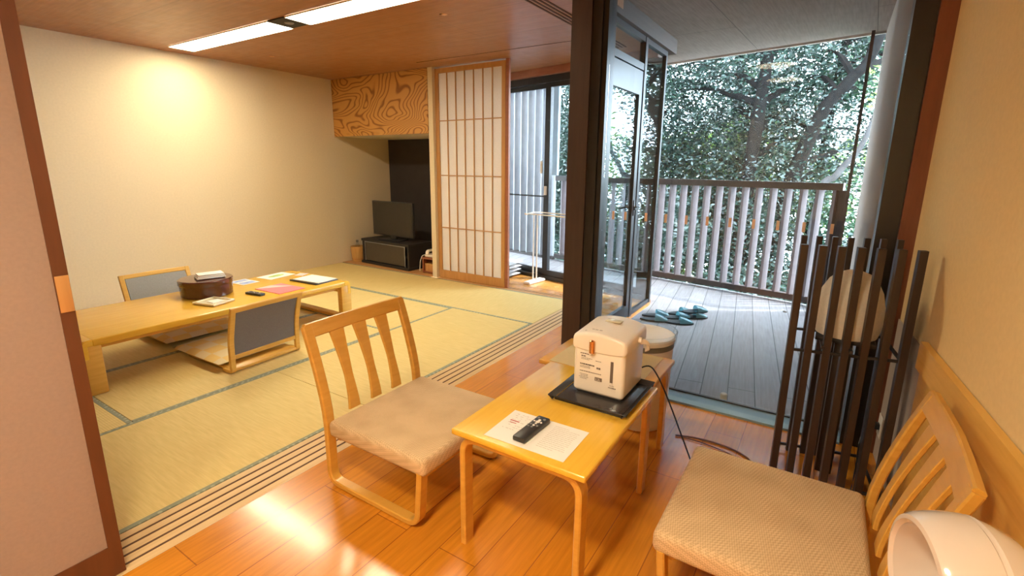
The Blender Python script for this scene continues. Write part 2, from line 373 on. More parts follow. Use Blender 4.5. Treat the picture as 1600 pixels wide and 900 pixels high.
struct('wall_rear', box(-1.72, -1.6, -.9, 5.62, -.1, 2.46), 'wall')
struct('wall_alcove_back', box(5.24, 5.34, 3.88, 5.5, 0, 2.34), 'blackwall')
struct('wall_alcove_side', box(4.315, 5.34, 3.815, 3.88, 0, 2.34), 'wall')
struct('wall_soffit', box(4.31, 4.34, 3.885, 5.495, 1.65, 2.335), 'plywood')
struct('ceiling_alcove', box(4.345, 5.235, 3.885, 5.495, 1.652, 1.70), 'wall')
# ceilings
struct('ceiling', MB().prism([(-1.6, -.85), (2.66, -.45), (2.70, 1.30), (4.76, 1.42), (5.30, 3.81), (5.24, 3.88), (5.24, 5.5), (-1.6, 5.5)], CH, CH + .1), 'ceil')
g = MB()
for y in (1.70, 1.735, 1.77, 1.805): g.box(-1.5, 4.5, y - .007, y + .007, CH - .004, CH + .02)
struct('trim_5', g, 'groove')
g = box(4.06, 4.07, 1.86, 3.8, CH - .002, CH + .02); struct('trim_6', g, 'groove')
# right wall, rotated slightly
def wline(x): return -.318 - .08 * (2.73 - x)
ang = math.atan(.08)
struct('wall_right', MB().prism([(-1.6, wline(-1.6)), (2.68, wline(2.68)), (2.68, wline(2.68) - .12), (-1.6, wline(-1.6) - .12)], -.1, 2.46), 'wall_bouncetint')
lb = MB().prism([(-.6, wline(-.6) + .003), (2.20, wline(2.20) + .003), (2.20, wline(2.20) + .025), (-.6, wline(-.6) + .025)], .60, .70)
struct('trim_7', lb, 'ledge')
lb = MB().prism([(-.6, wline(-.6) + .001), (2.20, wline(2.20) + .001), (2.20, wline(2.20) + .010), (-.6, wline(-.6) + .010)], .0, .60)
struct('trim_8', lb, 'ledge')
lb = MB().prism([(2.20, wline(2.20) + .001), (2.66, wline(2.66) + .001), (2.66, wline(2.66) + .006), (2.20, wline(2.20) + .006)], .0, .66)
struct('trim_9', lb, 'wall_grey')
# glazing of the wooden room
struct('trim_10', box(2.68, 2.80, -.262, -.185, 0, 2.42), 'blackframe')
struct('trim_11', box(2.66, 2.78, -.335, -.264, 0, 2.42), 'redwood')
struct('trim_12', box(2.66, 2.78, 1.205, 1.325, 0, 2.42), 'brownpost')
g = MB(); g.box(2.67, 2.76, 1.17, 1.203, 0, 2.42); g.box(2.665, 2.75, 1.145, 1.168, 0, 2.42); g.box(2.68, 2.77, 1.115, 1.143, 0, 2.42); struct('trim_13', g, 'blackframe')
struct('trim_14', box(2.79, 2.95, 1.18, 1.38, 0, 2.42), 'darkwood')
struct('trim_15', box(2.66, 2.80, -.184, 1.114, -.03, .012), 'sillblue')
struct('trim_16', box(2.795, 2.81, -.184, 1.114, -.06, .02), 'blackframe')
struct('window_1', box(2.715, 2.723, -.184, 1.114, .012, 2.42), 'glass')
struct('wall_over_glazing', box(2.66, 2.78, -.335, 1.325, 2.422, 2.55), 'darkwood')

# ------------------------------------------------------------------ deck, soffit, outer wall
def rx(y): return 5.487 + .2285 * y          # railing line
struct('floor_deck', MB().prism([(2.812, -.30), (rx(-.3) + .035, -.30), (rx(4.6) + .035, 4.6), (5.42, 4.6), (4.83, 1.36), (2.812, 1.36)], -.16, -.015), 'deck')
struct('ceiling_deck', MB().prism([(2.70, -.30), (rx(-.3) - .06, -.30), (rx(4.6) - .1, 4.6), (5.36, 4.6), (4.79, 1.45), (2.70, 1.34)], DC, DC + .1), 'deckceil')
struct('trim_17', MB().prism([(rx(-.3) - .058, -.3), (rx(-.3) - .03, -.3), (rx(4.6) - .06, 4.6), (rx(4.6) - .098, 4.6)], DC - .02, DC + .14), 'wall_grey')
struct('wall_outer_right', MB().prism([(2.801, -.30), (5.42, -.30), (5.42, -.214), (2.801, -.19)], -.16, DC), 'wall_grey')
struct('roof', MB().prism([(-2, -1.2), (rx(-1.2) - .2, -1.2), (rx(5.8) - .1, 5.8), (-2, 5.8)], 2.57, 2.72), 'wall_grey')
g = MB()
for i in range(60):
    y = -.25 + i * .085; g.box(rx(y) - .02, rx(y) + .10, y, y + .03, DC + .03, DC + .10)
tag(g.build('eave_comb', 'rail', None, False), 'dark slatted comb along the outer edge of the deck soffit', 'eave trim')
struct('trim_18', box(5.33, 5.36, -.135, -.11, -.015, DC), 'rail')

# partition between corridor and deck: header, door, side light
struct('trim_19', box(2.96, 4.84, 1.345, 1.47, 2.30, DC - .002), 'beam')
g = MB(); g.box(4.085, 4.135, 1.375, 1.425, 0, 2.30); g.box(4.66, 4.70, 1.38, 1.42, 0, 2.30); g.box(2.951, 4.085, 1.38, 1.42, 2.05, 2.10); g.box(4.136, 4.66, 1.385, 1.415, 0, .04); g.box(2.951, 3.05, 1.38, 1.42, 0, 2.05); g.box(2.951, 4.66, 1.38, 1.42, 2.26, 2.30)
struct('trim_20', g, 'blackframe')
d = root('deck_door', (3.06, 1.40, 0), 'dark framed glass door to the deck with lever handle beside the thick post', 'door'); d['kind'] = 'structure'; d.name = 'door_1'
g = MB(); g.box(0, .07, -.018, .018, .012, 2.04); g.box(.95, 1.02, -.018, .018, .012, 2.04); g.box(.07, .95, -.018, .018, .012, .12); g.box(.07, .95, -.018, .018, 1.86, 2.04)
g.build('door_frame', 'bluegrey' if 0 else 'blackframe', d, False)
box(.07, .95, -.004, .004, .12, 1.86).build('door_pane', 'glass2', d, False)
g = MB(); g.box(.97, 1.0, -.026, -.018, .90, 1.03, .002); g.tube([(.985, -.022, .97), (.985, -.06, .97), (.87, -.062, .965)], .009); g.tube([(.985, .022, .97), (.985, .06, .97), (.87, .062, .965)], .009)
g.build('door_handle', 'plastic_black', d)
struct('window_2', box(4.136, 4.659, 1.397, 1.403, .04, 2.26), 'glass2')
struct('window_3', box(3.051, 4.084, 1.397, 1.403, 2.10, 2.26), 'glass2')

# engawa window wall (line from (4.75,1.44) to (5.24,3.81))
ew0, ew1 = Vector((4.76, 1.44, 0)), Vector((5.25, 3.81, 0)); L = (ew1 - ew0).length; ea = math.atan2(ew1.y - ew0.y, ew1.x - ew0.x)
EM = Matrix.Translation(ew0) @ Matrix.Rotation(ea, 4, 'Z')   # local x along the window, y to the left (indoors side +y)
g = MB(); g.box(0, L, -.05, .05, 0, .045, mat=EM); g.box(0, L, -.05, .05, 2.19, 2.26, mat=EM); g.box(-.02, .03, -.05, .05, 0, 2.26, mat=EM); g.box(L - .04, L, -.05, .05, 0, 2.26, mat=EM)
struct('trim_21', g, 'blackframe')
struct('trim_22', box(0, L, -.05, .10, 2.262, CH - .002, mat=EM), 'header')
def sash(x0, x1, yo, name, n, bar=None):
    rt = bpy.data.objects.new('window_%d' % n, None); COL.objects.link(rt); rt['kind'] = 'structure'
    g = MB(); g.box(x0, x0 + .075, yo - .015, yo + .015, .046, 2.188, mat=EM); g.box(x1 - .075, x1, yo - .015, yo + .015, .046, 2.188, mat=EM); g.box(x0 + .075, x1 - .075, yo - .015, yo + .015, .046, .11, mat=EM); g.box(x0 + .075, x1 - .075, yo - .015, yo + .015, 2.14, 2.188, mat=EM)
    if bar: g.box(x0 + .075, x1 - .075, yo - .008, yo + .008, bar - .008, bar + .008, mat=EM)
    g.build('window_frame', 'blackframe', rt, False)
    box(x0 + .075, x1 - .075, yo - .003, yo + .003, .11, 2.14, mat=EM).build('window_pane', 'glass', rt, False)
    return rt
sash(.03, 1.36, .018, 'right', 4)
w5 = sash(1.30, L - .045, -.018, 'left', 5, .96)
g = MB(); g.box(1.31, 1.345, .034, .05, .98, 1.08, .003, mat=EM); g.box(1.38, 1.41, .034, .048, 1.22, 1.36, .003, mat=EM); g.build('window_latch', 'white', w5)
struct('wall_engawa_end', box(5.345, 5.6, 3.815, 3.88, -.1, 2.46), 'wall_grey')

# railing
rl = root('deck_railing', (0, 0, 0), 'brown and grey deck railing with slanted vertical balusters and flat top rail', 'railing')
def ra(y, z): return (rx(y), y, z)
MB().bar(ra(-.09, 1.14), ra(3.25, 1.14), .07, .065).build('top_rail', 'rail', rl, False)
MB().bar(ra(-.09, .045), ra(3.25, .045), .06, .06).build('bottom_rail', 'rail', rl, False)
y = -.04
rot = Matrix.Rotation(R(-38), 4, 'Z')
while y < 3.22:
    MB().box(-.034, .034, -.017, .017, .073, 1.108, mat=Matrix.Translation((rx(y), y, 0)) @ rot).build('baluster', 'baluster', rl, False); y += .132
MB().box(-.03, .03, -.03, .03, -.014, 1.108, mat=Matrix.Translation((rx(-.11), -.115 + .03, 0))).build('post', 'rail', rl, False)
lv = root('louver_screen', (0, 0, 0), 'full height pale grey vertical louver screen outside the left window pane', 'screen')
for i in range(9):
    y = 3.34 + i * .135
    MB().box(-.055, .055, -.016, .016, .03, DC - .03, mat=Matrix.Translation((rx(y), y, 0)) @ rot).build('louver', 'louver', lv, False)
MB().bar((rx(3.27), 3.27, .0), (rx(4.5), 4.5, .0), .05, .05).build('bottom_rail', 'rail', lv, False)
MB().bar((rx(3.27), 3.27, DC - .03), (rx(4.5), 4.5, DC - .03), .05, .05).build('top_rail', 'rail', lv, False)
tag(MB().box(-.03, .03, -.09, .09, 1.18, DC - .01, .01, mat=Matrix.Translation((rx(3.2) - .14, 3.25, 0))).build('hanging_panel', 'bluegrey'), 'pale blue upright panel hanging above the railing by the louvers', 'panel')

# ------------------------------------------------------------------ stickers on the glass
tags_y = [1.044, .972, .853, .744, .635, .528, .418, .308, .201, .091, -.022]
nmz = ['first', 'second', 'third', 'fourth', 'fifth', 'sixth', 'seventh', 'eighth', 'ninth', 'tenth', 'eleventh']
for i, y in enumerate(tags_y):
    tag(box(2.7105, 2.7145, y - .0068, y + .0068, 1.005, 1.052).build('glass_marker', 'marker', None, False),
        'small upright tan marker stuck on the big window pane, %s from the left' % nmz[i], 'sticker', 'tan safety markers on the glass')

# ------------------------------------------------------------------ tatami mats
def mat_(x0, x1, y0, y1, along, label, bl=True, br=True):
    o = root('tatami_mat', (x0, y0, -.03), label, 'tatami mat', 'tatami mats of the room floor')
    W, D = x1 - x0 - .003, y1 - y0 - .003; h = .028
    if along == 'x':
        e = .024; box(.001, W, e if br else .001, D - (e if bl else 0), 0, .03).build('straw_surface', 'tatami_x', o, False)
        if br: box(.001, W, .001, e - .001, 0, .0305).build('cloth_border', 'heri', o, False)
        if bl: box(.001, W, D - e + .001, D, 0, .0305).build('cloth_border', 'heri', o, False)
    else:
        e = .024; box(e, W - e, .001, D, 0, .03).build('straw_surface', 'tatami_y', o, False)
        box(.001, e - .001, .001, D, 0, .0305).build('cloth_border', 'heri', o, False); box(W - e + .001, W, .001, D, 0, .0305).build('cloth_border', 'heri', o, False)
mat_(1.67, 3.43, 1.995, 2.875, 'x', 'tatami mat beside the track sill, right behind the slatted chair')
mat_(-.09, 1.67, 1.995, 2.875, 'x', 'tatami mat beside the track sill, next to the near paper screen')
mat_(-1.6, -.09, 1.995, 2.875, 'x', 'tatami mat hidden behind the near paper screen')
mat_(.89, 2.62, 2.875, 3.75, 'x', 'tatami mat under the near half of the low table and front floor chair')
mat_(2.62, 3.43, 2.875, 3.75, 'y', 'half tatami mat under the right end of the low table')
mat_(.01, .89, 2.875, 4.62, 'y', 'tatami mat at the left end of the low table')
mat_(.89, 2.62, 3.75, 4.62, 'x', 'tatami mat under the far half of the low table')
mat_(2.62, 3.43, 3.75, 5.495, 'y', 'tatami mat right of the low table reaching the plaster wall')
mat_(.89, 2.62, 4.62, 5.495, 'x', 'tatami mat along the plaster wall behind the back floor chair')
mat_(-1.6, .01, 2.875, 4.62, 'x', 'tatami mat at the far left, behind the paper screen')
mat_(-1.6, .89, 4.62, 5.495, 'x', 'tatami mat in the far left corner along the plaster wall')
mat_(3.43, 4.305, 1.995, 3.75, 'y', 'daylit tatami mat in front of the tall paper screen')
mat_(3.43, 4.305, 3.75, 5.495, 'y', 'tatami mat in front of the television alcove')

# ------------------------------------------------------------------ shoji in front of the engawa
sh = root('shoji_screen', (4.375, 2.885, 0), 'tall sliding paper screen with light cedar grid beside the television alcove', 'paper screen')
W, Hs = .93, 2.325
g = MB(); g.box(-.016, .016, 0, .045, .003, Hs); g.box(-.016, .016, W - .045, W, .003, Hs); g.box(-.016, .016, .045, W - .045, .003, .095); g.box(-.016, .016, .045, W - .045, Hs - .05, Hs)
g.build('frame', 'shojiframe', sh, False)
g = MB()
for i in range(1, 7):
    yy = .045 + (W - .09) * i / 7; g.box(-.014, -.002, yy - .005, yy + .005, .095, Hs - .05)
for z in (.60, 1.19, 1.78): g.box(-.0145, -.002, .045, W - .045, z - .005, z + .005)
g.build('lattice', 'shojiframe', sh, False)
box(.001, .003, .045, W - .045, .095, Hs - .05).build('paper', 'paper_shoji', sh, False)
struct('trim_23', box(4.36, 4.392, 2.845, 2.882, 0, CH - .002), 'header')

# near shoji in the track (seen from behind)
sh = root('shoji_screen', (-.45, 1.80, 0), 'brown framed paper screen in the near left foreground, seen from its smooth side', 'paper screen')
W, Hs = .915, 2.33
g = MB(); g.box(0, .034, -.016, .016, .003, Hs); g.box(W - .034, W, -.016, .016, .003, Hs); g.box(.034, W - .034, -.016, .016, .003, .11); g.box(.034, W - .034, -.016, .016, Hs - .05, Hs)
g.build('frame', 'shojidark', sh, False)
g = MB()
for i in range(1, 4):
    xx = .034 + (W - .068) * i / 4; g.box(xx - .005, xx + .005, .0, .013, .11, Hs - .05)
for z in (.60, 1.19, 1.78): g.box(.034, W - .034, .0, .0128, z - .005, z + .005)
g.build('lattice', 'shojidark', sh, False)
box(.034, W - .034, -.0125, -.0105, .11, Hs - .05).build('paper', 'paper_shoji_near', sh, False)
tag(box(W - .032, W - .001, -.0195, -.0165, .885, .99, .001).build('finger_pull', 'shojiframe', sh), 'lighter wood finger pull')
sh = root('shoji_screen', (-1.45, 1.85, 0), 'second brown framed paper screen behind the near one, outside the picture', 'paper screen')
g = MB(); g.box(0, .034, -.016, .016, .003, Hs); g.box(W - .034, W, -.016, .016, .003, Hs); g.box(.034, W - .034, -.016, .016, .003, .11); g.box(.034, W - .034, -.016, .016, Hs - .05, Hs)
g.build('frame', 'shojidark', sh, False)
box(.034, W - .034, -.001, .001, .11, Hs - .05).build('paper', 'paper_shoji_near', sh, False)

# ------------------------------------------------------------------ ceiling lights
def clight(y0, y1, label):
    o = root('ceiling_light', (2.475, (y0 + y1) / 2, CH), label, 'ceiling light', 'strip lights in the tatami room ceiling')
    w = .105; h = (y1 - y0) / 2
    box(-w, w, -h, h, -.006, -.002).build('diffuser', 'lamp', o, False)
    g = MB(); g.box(-w - .005, -w - .001, -h, h, -.012, -.001); g.box(w + .001, w + .005, -h, h, -.012, -.001); g.box(-w - .005, w + .005, -h - .005, -h - .001, -.012, -.001); g.box(-w - .005, w + .005, h + .001, h + .005, -.012, -.001); g.build('rim', 'white', o, False)
clight(3.70, 5.24, 'long lit ceiling strip light over the far end of the tatami room')
clight(1.94, 3.475, 'lit ceiling strip light cut off by the top edge of the picture')
for (x, y, l) in ((-.05, .60, 'round warm ceiling light of the wooden room, the one nearer the window, outside the picture'), (-.95, .60, 'round warm ceiling light of the wooden room, the rear one, outside the picture')):
    o = root('ceiling_light', (x, y, CH), l, 'ceiling light', 'round lights in the wooden room ceiling')
    MB().lathe([(0, -.006), (.15, -.006), (.15, -.003), (0, -.003)], 32).build('diffuser', 'lamp2', o)
    MB().lathe([(.172, -.001), (.172, -.10), (.165, -.10), (.155, -.001)], 40, close=True).build('shade', 'white', o)
o = root('ceiling_sensor', (2.475, 3.587, CH), 'dark square housing between the two lit strip lights', 'sensor')
box(-.105, .105, -.108, .108, -.008, -.001).build('housing', 'black', o, False); MB().lathe([(0, -.014), (.03, -.013), (.035, -.008)], 20).build('lens', 'grey', o)
for (x, y, l) in ((2.93, 2.47, 'small round fitting in the brown ceiling, the one nearer the glazed side'), (3.12, 4.85, 'small round fitting in the brown ceiling near the plaster wall')):
    o = MB().lathe([(0, -.004), (.022, -.004), (.030, -.001)], 24).build('ceiling_sprinkler', 'copper'); o.location = (x, y, CH); tag(o, l, 'sprinkler')

# ------------------------------------------------------------------ television corner
o = root('tv_stand', (4.62, 4.78, .005), 'low black television stand with smoked glass doors in the alcove', 'tv stand', rz=R(-4))
g = MB(); g.box(-.21, .21, -.47, .47, .30, .33, .004); g.box(-.20, .20, .43, .46, .035, .30); g.box(-.20, .20, -.46, -.43, .035, .30); g.box(.18, .20, -.43, .43, .035, .30); g.box(-.22, .21, -.47, .47, 0, .035, .004); g.box(-.19, .18, -.43, .43, .16, .17)
g.build('cabinet', 'black', o, False)
dd = box(-.205, -.195, -.385, .385, .045, .29, .002).build('glass_door', 'smoke', o, False)
g = MB(); g.box(-.209, -.2055, -.40, .40, .288, .298); g.box(-.209, -.2055, -.40, -.388, .04, .288); g.box(-.209, -.2055, .388, .40, .04, .288); g.build('door_trim', 'grey', o, False)
box(-.212, -.2095, -.05, .05, .277, .286).build('door_handle', 'black', dd, False)
o = root('television', (4.58, 4.78, .336), 'flat black television standing on the black stand', 'television', rz=R(-3))
box(-.02, .02, -.385, .385, .05, .50, .006).build('body', 'plastic_black', o)
box(-.0225, -.0205, -.372, .372, .067, .487).build('screen', 'screen', o, False)
g = MB(); g.box(-.015, .025, -.05, .05, .012, .06, .004); g.build('neck', 'plastic_black', o)
MB().prism([(-.10, -.20), (.10, -.17), (.10, .17), (-.10, .20)], 0, .012, bev=.003).build('stand_base', 'plastic_black', o)
o = root('waste_basket', (4.47, 5.37, .004), 'round light wooden waste basket beside the television stand', 'waste basket')
MB().lathe([(0, 0), (.075, 0), (.078, .01), (.098, .21), (.094, .212), (.073, .012), (0, .012)], 32).build('bucket', 'basket', o)
g = MB(); g.lathe([(.0795, .03), (.083, .032), (.0845, .05), (.081, .05)], 32); g.build('hoop', 'shojiframe', o)
o = root('bottle', (4.49, 5.40, .018), 'small clear bottle with dark cap standing in the waste basket', 'bottle')
MB().lathe([(0, 0), (.030, 0), (.032, .01), (.032, .20), (.015, .235), (.013, .245), (0, .245)], 20).build('body', 'clear', o)
MB().lathe([(.0, .245), (.017, .245), (.017, .275), (0, .275)], 16).build('cap', 'bandring', o)
o = root('phone_stand', (4.55, 4.02, .005), 'small brown wooden stand carrying the phone at the alcove edge', 'stand')
g = MB(); g.box(-.13, .13, .105, .12, 0, .175); g.box(-.13, .13, -.12, -.105, 0, .175); g.box(-.14, .14, -.125, .125, .175, .195, .002); g.box(-.13, .13, -.105, .105, .01, .02); g.build('frame', 'header', o, False)
o = root('wooden_box', (4.50, 4.02, .026), 'small light wooden box on the lower shelf of the phone stand', 'box')
box(-.07, .07, -.085, .085, 0, .085, .003).build('body', 'shojiframe', o); box(-.072, .072, -.087, .087, .085, .095, .002).build('lid', 'basket', o)
o = root('telephone', (4.54, 4.03, .201), 'cream corded telephone on the small brown stand', 'telephone')
MB().prism([(-.1, -.08), (.1, -.08), (.1, .09), (-.1, .09)], 0, .03, bev=.008).build('base', 'white', o)
g = MB(); g.sweep(fillet([(-.095, .05, .035), (-.085, .05, .075), (.085, .05, .075), (.095, .05, .035)], .03), (0, 1, 0), .045, .022); g.build('handset', 'lid', o)
MB().tube(fillet([(-.098, .06, .03), (-.125, .105, .02), (-.150, .118, -.05), (-.165, .115, -.17)], .02), .004).build('cord', 'white', o)
box(-.06, .06, -.07, .0, .0305, .034).build('keypad', 'grey', o)

# ------------------------------------------------------------------ low table
o = root('low_table', (1.79, 3.775, 0), 'long low honey coloured table with rounded ends on the tatami', 'low table')
hx, hy, zt = .925, .395, .33
MB().box(-hx + .06, hx - .06, -hy, hy, zt - .042, zt, .008, 3).build('tabletop', 'beech_x', o)
for sx in (-1, 1):
    e = MB(); P = fillet([(sx * (hx - .062), 0, zt - .021), (sx * (hx - .021), 0, zt - .021), (sx * (hx - .021), 0, zt - .11)], .03, 6)
    e.sweep(P, (0, 1, 0), hy * 2, .042); e.build('rounded_end', 'beech_x', o)
    for sy in (-1, 1):
        MB().box(hx - .10 if sx > 0 else -hx + .0015, hx - .0015 if sx > 0 else -hx + .10, -hy + .0015 if sy < 0 else hy - .06, -hy + .06 if sy < 0 else hy - .0015, .003, zt - .028, .008).build('leg', 'beech', o)
    MB().box(*( (hx - .085, hx - .02) if sx > 0 else (-hx + .02, -hx + .085)), -hy + .06, hy - .06, .003, .03, .003).build('foot_rail', 'chairwood', o)
g = MB(); g.box(-hx + .1, hx - .1, -hy + .05, -hy + .07, zt - .07, zt - .035); g.box(-hx + .1, hx - .1, hy - .07, hy - .05, zt - .07, zt - .035); g.build('apron', 'beech', o)
# items on it
TZ = .3305
o = root('lacquer_tub', (1.80, 3.90, TZ), 'round dark brown lacquered lidded tub on the low table', 'lacquer box')
MB().lathe([(0, 0), (.168, 0), (.173, .006), (.175, .09), (0, .09)], 48).build('tub', 'lacquer', o)
MB().lathe([(.17, .088), (.180, .088), (.182, .092), (.182, .122), (.175, .128), (0, .132)], 48).build('lid', 'lacquer', o)
o = root('folded_towel', (1.82, 3.86, TZ + .134), 'folded white hand towel lying on the lacquered tub', 'towel', rz=R(-15))
for i in range(3): MB().box(-.10 + .006 * i, .09 - .004 * i, -.06 + .004 * i, .055, .011 * i, .011 * i + .0105, .004).build('fold', 'towel', o)
o = root('small_dish', (1.70, 3.61, TZ), 'small square cream dish in front of the lacquered tub', 'dish', rz=R(15))
MB().box(-.075, .075, -.085, .085, 0, .008, .003).build('plate', 'dish', o)
g = MB(); [g.box(*b_, .003) for b_ in ((-.088, .088, -.098, -.084, .004, .018), (-.088, .088, .084, .098, .004, .018), (-.088, -.074, -.084, .084, .004, .018), (.074, .088, -.084, .084, .004, .018))]; g.build('rim', 'dish', o)
tag(box(-.03, .05, -.05, .04, .0085, .013, .001).build('folded_wipe', 'paper', None), 'folded white wipe lying on the small cream dish', 'wipe').location = (1.70, 3.61, TZ)
def remote(name, loc, rz, L_, W_, label, rows):
    o = root(name, loc, label, 'remote control', rz=rz)
    MB().box(-L_ / 2, L_ / 2, -W_ / 2, W_ / 2, 0, .018, .005).build('body', 'plastic_black', o)
    for (x, y, r, m_) in rows:
        b_ = MB().lathe([(0, .0205), (r * .8, .0205), (r, .0195), (r, .0178)], 12).build('button', m_, o); b_.location = (x, y, 0)
    return o
remote('remote_control', (1.99, 3.585, TZ), R(-80) + R(0), .16, .045, 'black remote control lying next to the pink folder on the low table', [(-.05 + .02 * i, (j - 1) * .013, .004, 'grey' if (i + j) % 3 else 'white') for i in range(6) for j in range(3)])
o = root('paper_folder', (2.205, 3.60, TZ), 'pink paper folder on the low table left of the black clipboard', 'folder', rz=R(3))
box(-.115, .115, -.15, .15, 0, .004).build('cover', 'pink', o, False)
MB().prism([(-.115, .15), (.02, .15), (.115, -.02), (-.06, .10)], .0042, .005).build('pale_flap', 'pinkpale', o, False)
o = root('clipboard', (2.54, 3.64, TZ), 'black clipboard folder at the right end of the low table', 'clipboard', rz=R(4))
box(-.115, .12, -.165, .165, 0, .006, .002).build('board', 'plastic_black', o); box(-.118, -.095, -.155, .155, .006, .012, .002).build('spine', 'plastic_black', o)
tag(MB().box(-.095, .11, -.15, .15, 0, .006).build('paper_stack', 'paper', None, False), 'stack of white sheets lying on the black clipboard', 'paper'); bpy.data.objects['paper_stack'].location = (2.545, 3.64, TZ + .0065); bpy.data.objects['paper_stack'].rotation_euler = (0, 0, R(6))
o = root('leaflet', (2.46, 4.06, TZ), 'white leaflet with a green picture near the far edge of the low table', 'leaflet', rz=R(8))
box(-.13, .13, -.09, .09, 0, .0015).build('sheet', 'paper', o, False); MB().lathe([(0, .0018), (.035, .0018), (.036, .0015)], 20, sx=2.2).build('green_picture', 'green', o)
o = root('leaflet', (2.17, 4.06, TZ), 'white leaflet with blue pictures beside the lacquered tub', 'leaflet', rz=R(5))
box(-.075, .075, -.10, .10, 0, .0015).build('sheet', 'paper', o, False); g = MB(); g.box(-.06, .06, -.085, -.01, .0015, .0019); g.box(-.06, .06, .02, .085, .0015, .0019); g.build('blue_picture', 'blueprint', o, False)
o = root('leaflet', (2.62, 3.93, TZ), 'small pale pink slip behind the black clipboard', 'leaflet', rz=R(25)); box(-.05, .05, -.04, .04, 0, .0015).build('sheet', 'pinkpale', o, False)

# ------------------------------------------------------------------ floor chairs
def zaisu(loc, rz, label, fab):
    o = root('floor_chair', loc, label, 'floor chair', 'legless floor chairs at the low table', rz)
    # local: back at y=0 (floor), leans to -y on top, seat to +y
    for sx in (-1, 1):
        P = fillet([(sx * .235, .09, .012), (sx * .235, -.005, .012), (sx * .235, .0, .05), (sx * .235, -.01, .22), (sx * .235, -.075, .44)], .05, 5)
        MB().sweep(P, (1, 0, 0), .035, .022).build('side_post', 'beech', o)
    MB().sweep([(-.25, -.072, .425), (0, -.078, .428), (.25, -.072, .425)], (0, -.28, .96), .034, .022).build('top_rail', 'beech', o)
    MB().sweep([(-.22, .0, .105), (0, -.006, .105), (.22, .0, .105)], (0, -.05, 1), .028, .020).build('lower_rail', 'beech', o)
    MB().box(-.22, .22, -.012, .012, .012, .03, .003).build('floor_rail', 'beech', o)
    pan = MB(); n = 8; pts = []
    pan.sweep([(0, -.002 - .0015 * k ** 2 * .7, .12 + .29 * k / n) for k in range(n + 1)], (1, 0, 0), .435, .016); pan.build('back_panel', fab, o)
    MB().box(-.235, .235, .02, .52, .012, .026, .004).build('seat_board', 'beech', o)
    return o
zaisu((1.735, 3.065, 0), R(3), 'floor chair with brown-grey back panel on the near side of the low table', 'greyfab')
zaisu((1.73, 4.49, 0), R(180), 'floor chair with blue-grey back panel against the plaster wall behind the low table', 'greyfab2')
def cushion(name, loc, rz, sx, sy, h, mat, label, group=None, cat='cushion'):
    b = bmesh.new(); bmesh.ops.create_grid(b, x_segments=16, y_segments=16, size=.5)
    for v in b.verts:
        fx = 1 - (abs(v.co.x) * 2) ** 3.2; fy = 1 - (abs(v.co.y) * 2) ** 3.2; t = math.sqrt(max(fx, 0) * max(fy, 0)); pin = 1 - .05 * (1 - fx) * (0 if fy < .3 else 1)
        v.co.z = t
    g = MB(); b2 = b.copy()
    for v in b.verts: v.co = Vector((v.co.x * sx, v.co.y * sy, h * .5 + v.co.z * h * .5))
    for v in b2.verts: v.co = Vector((v.co.x * sx, v.co.y * sy, h * .5 - v.co.z * h * .5))
    bmesh.ops.reverse_faces(b2, faces=b2.faces[:])
    g._merge(b); g._merge(b2); bmesh.ops.remove_doubles(g.bm, verts=g.bm.verts, dist=.0005)
    o = g.build(name, mat); o.location = loc; o.rotation_euler = (0, 0, rz); return tag(o, label, cat, group)
cushion('floor_cushion', (1.725, 3.43, .027), R(2), .56, .58, .055, 'zabuton', 'gold checked cushion on the near floor chair in front of the low table', 'gold checked seat cushions')
cushion('floor_cushion', (1.74, 4.10, .027), R(-2), .56, .58, .055, 'zabuton', 'gold checked cushion on the far floor chair under the low table', 'gold checked seat cushions')
for i, w in enumerate(('lowest', 'second from the bottom', 'second from the top', 'topmost')):
    cushion('stacked_cushion', (4.79 + .006 * (i % 2), 3.36 - .01 * i, .001 + .047 * i), R((-3, 2, -1, 3)[i]), .52, .54, .048, 'cushion', 'white cushion in the stack on the engawa floor, ' + w, 'stacked white cushions')

# ------------------------------------------------------------------ low slatted chairs
def low_chair(loc, rz, label):
    o = root('low_chair', loc, label, 'chair', 'low slatted chairs in the wooden room', rz)
    # local frame: back towards +y, seat centre at origin
    hw = .255
    def backpt(z):      # y of back post at height z (curved)
        t = max(0, (z - .30) / .39); return .265 + .02 * (1 - min(z / .30, 1)) * 0 + .105 * t ** 1.35
    for sx in (-1, 1):
        P = [(sx * hw, -.245, .235), (sx * hw, -.225, .013), (sx * hw, .262, .013), (sx * hw, .262, .26)]
        P = fillet(P, .055, 6) + [Vector((sx * hw, backpt(z), z)) for z in (.32, .38, .44, .50, .56, .62, .665)]
        MB().sweep(P, (1, 0, 0), .042, .024).build('side_frame', 'chairwood', o)
    MB().sweep([(-hw - .010, backpt(.645), .645), (-.12, backpt(.645) + .008, .645), (0, backpt(.645) + .012, .645), (.12, backpt(.645) + .008, .645), (hw + .012, backpt(.645), .645)], (0, .35, .94), .062, .024).build('top_rail', 'chairwood', o)
    for k in (-1, 0, 1):
        zs = [.285 + (.63 - .285) * i / 12 for i in range(13)]
        ws = [.052 + .0 * z for z in zs]
        for i in range(13):
            u = i / 12; ws[i] = .040 + .034 * max(0, (u - .42) / .58) ** 1.3 + .018 * max(0, (.42 - u) / .42) ** 1.3
        MB().sweep([(k * .122, backpt(z) + (.010 if k == 0 else .007) * (z - .28) / .35, z) for z in zs], (1, 0, 0), ws, .013).build('back_slat', 'chairwood', o)
    MB().box(-.275, .275, -.272, .248, .222, .292, .022, 4).build('seat', 'seat', o)
    g = MB(); g.box(-.235, .235, -.235, -.215, .19, .222, .003); g.box(-.235, .235, .225, .245, .19, .222, .003); g.build('seat_rail', 'chairwood', o)
    return o
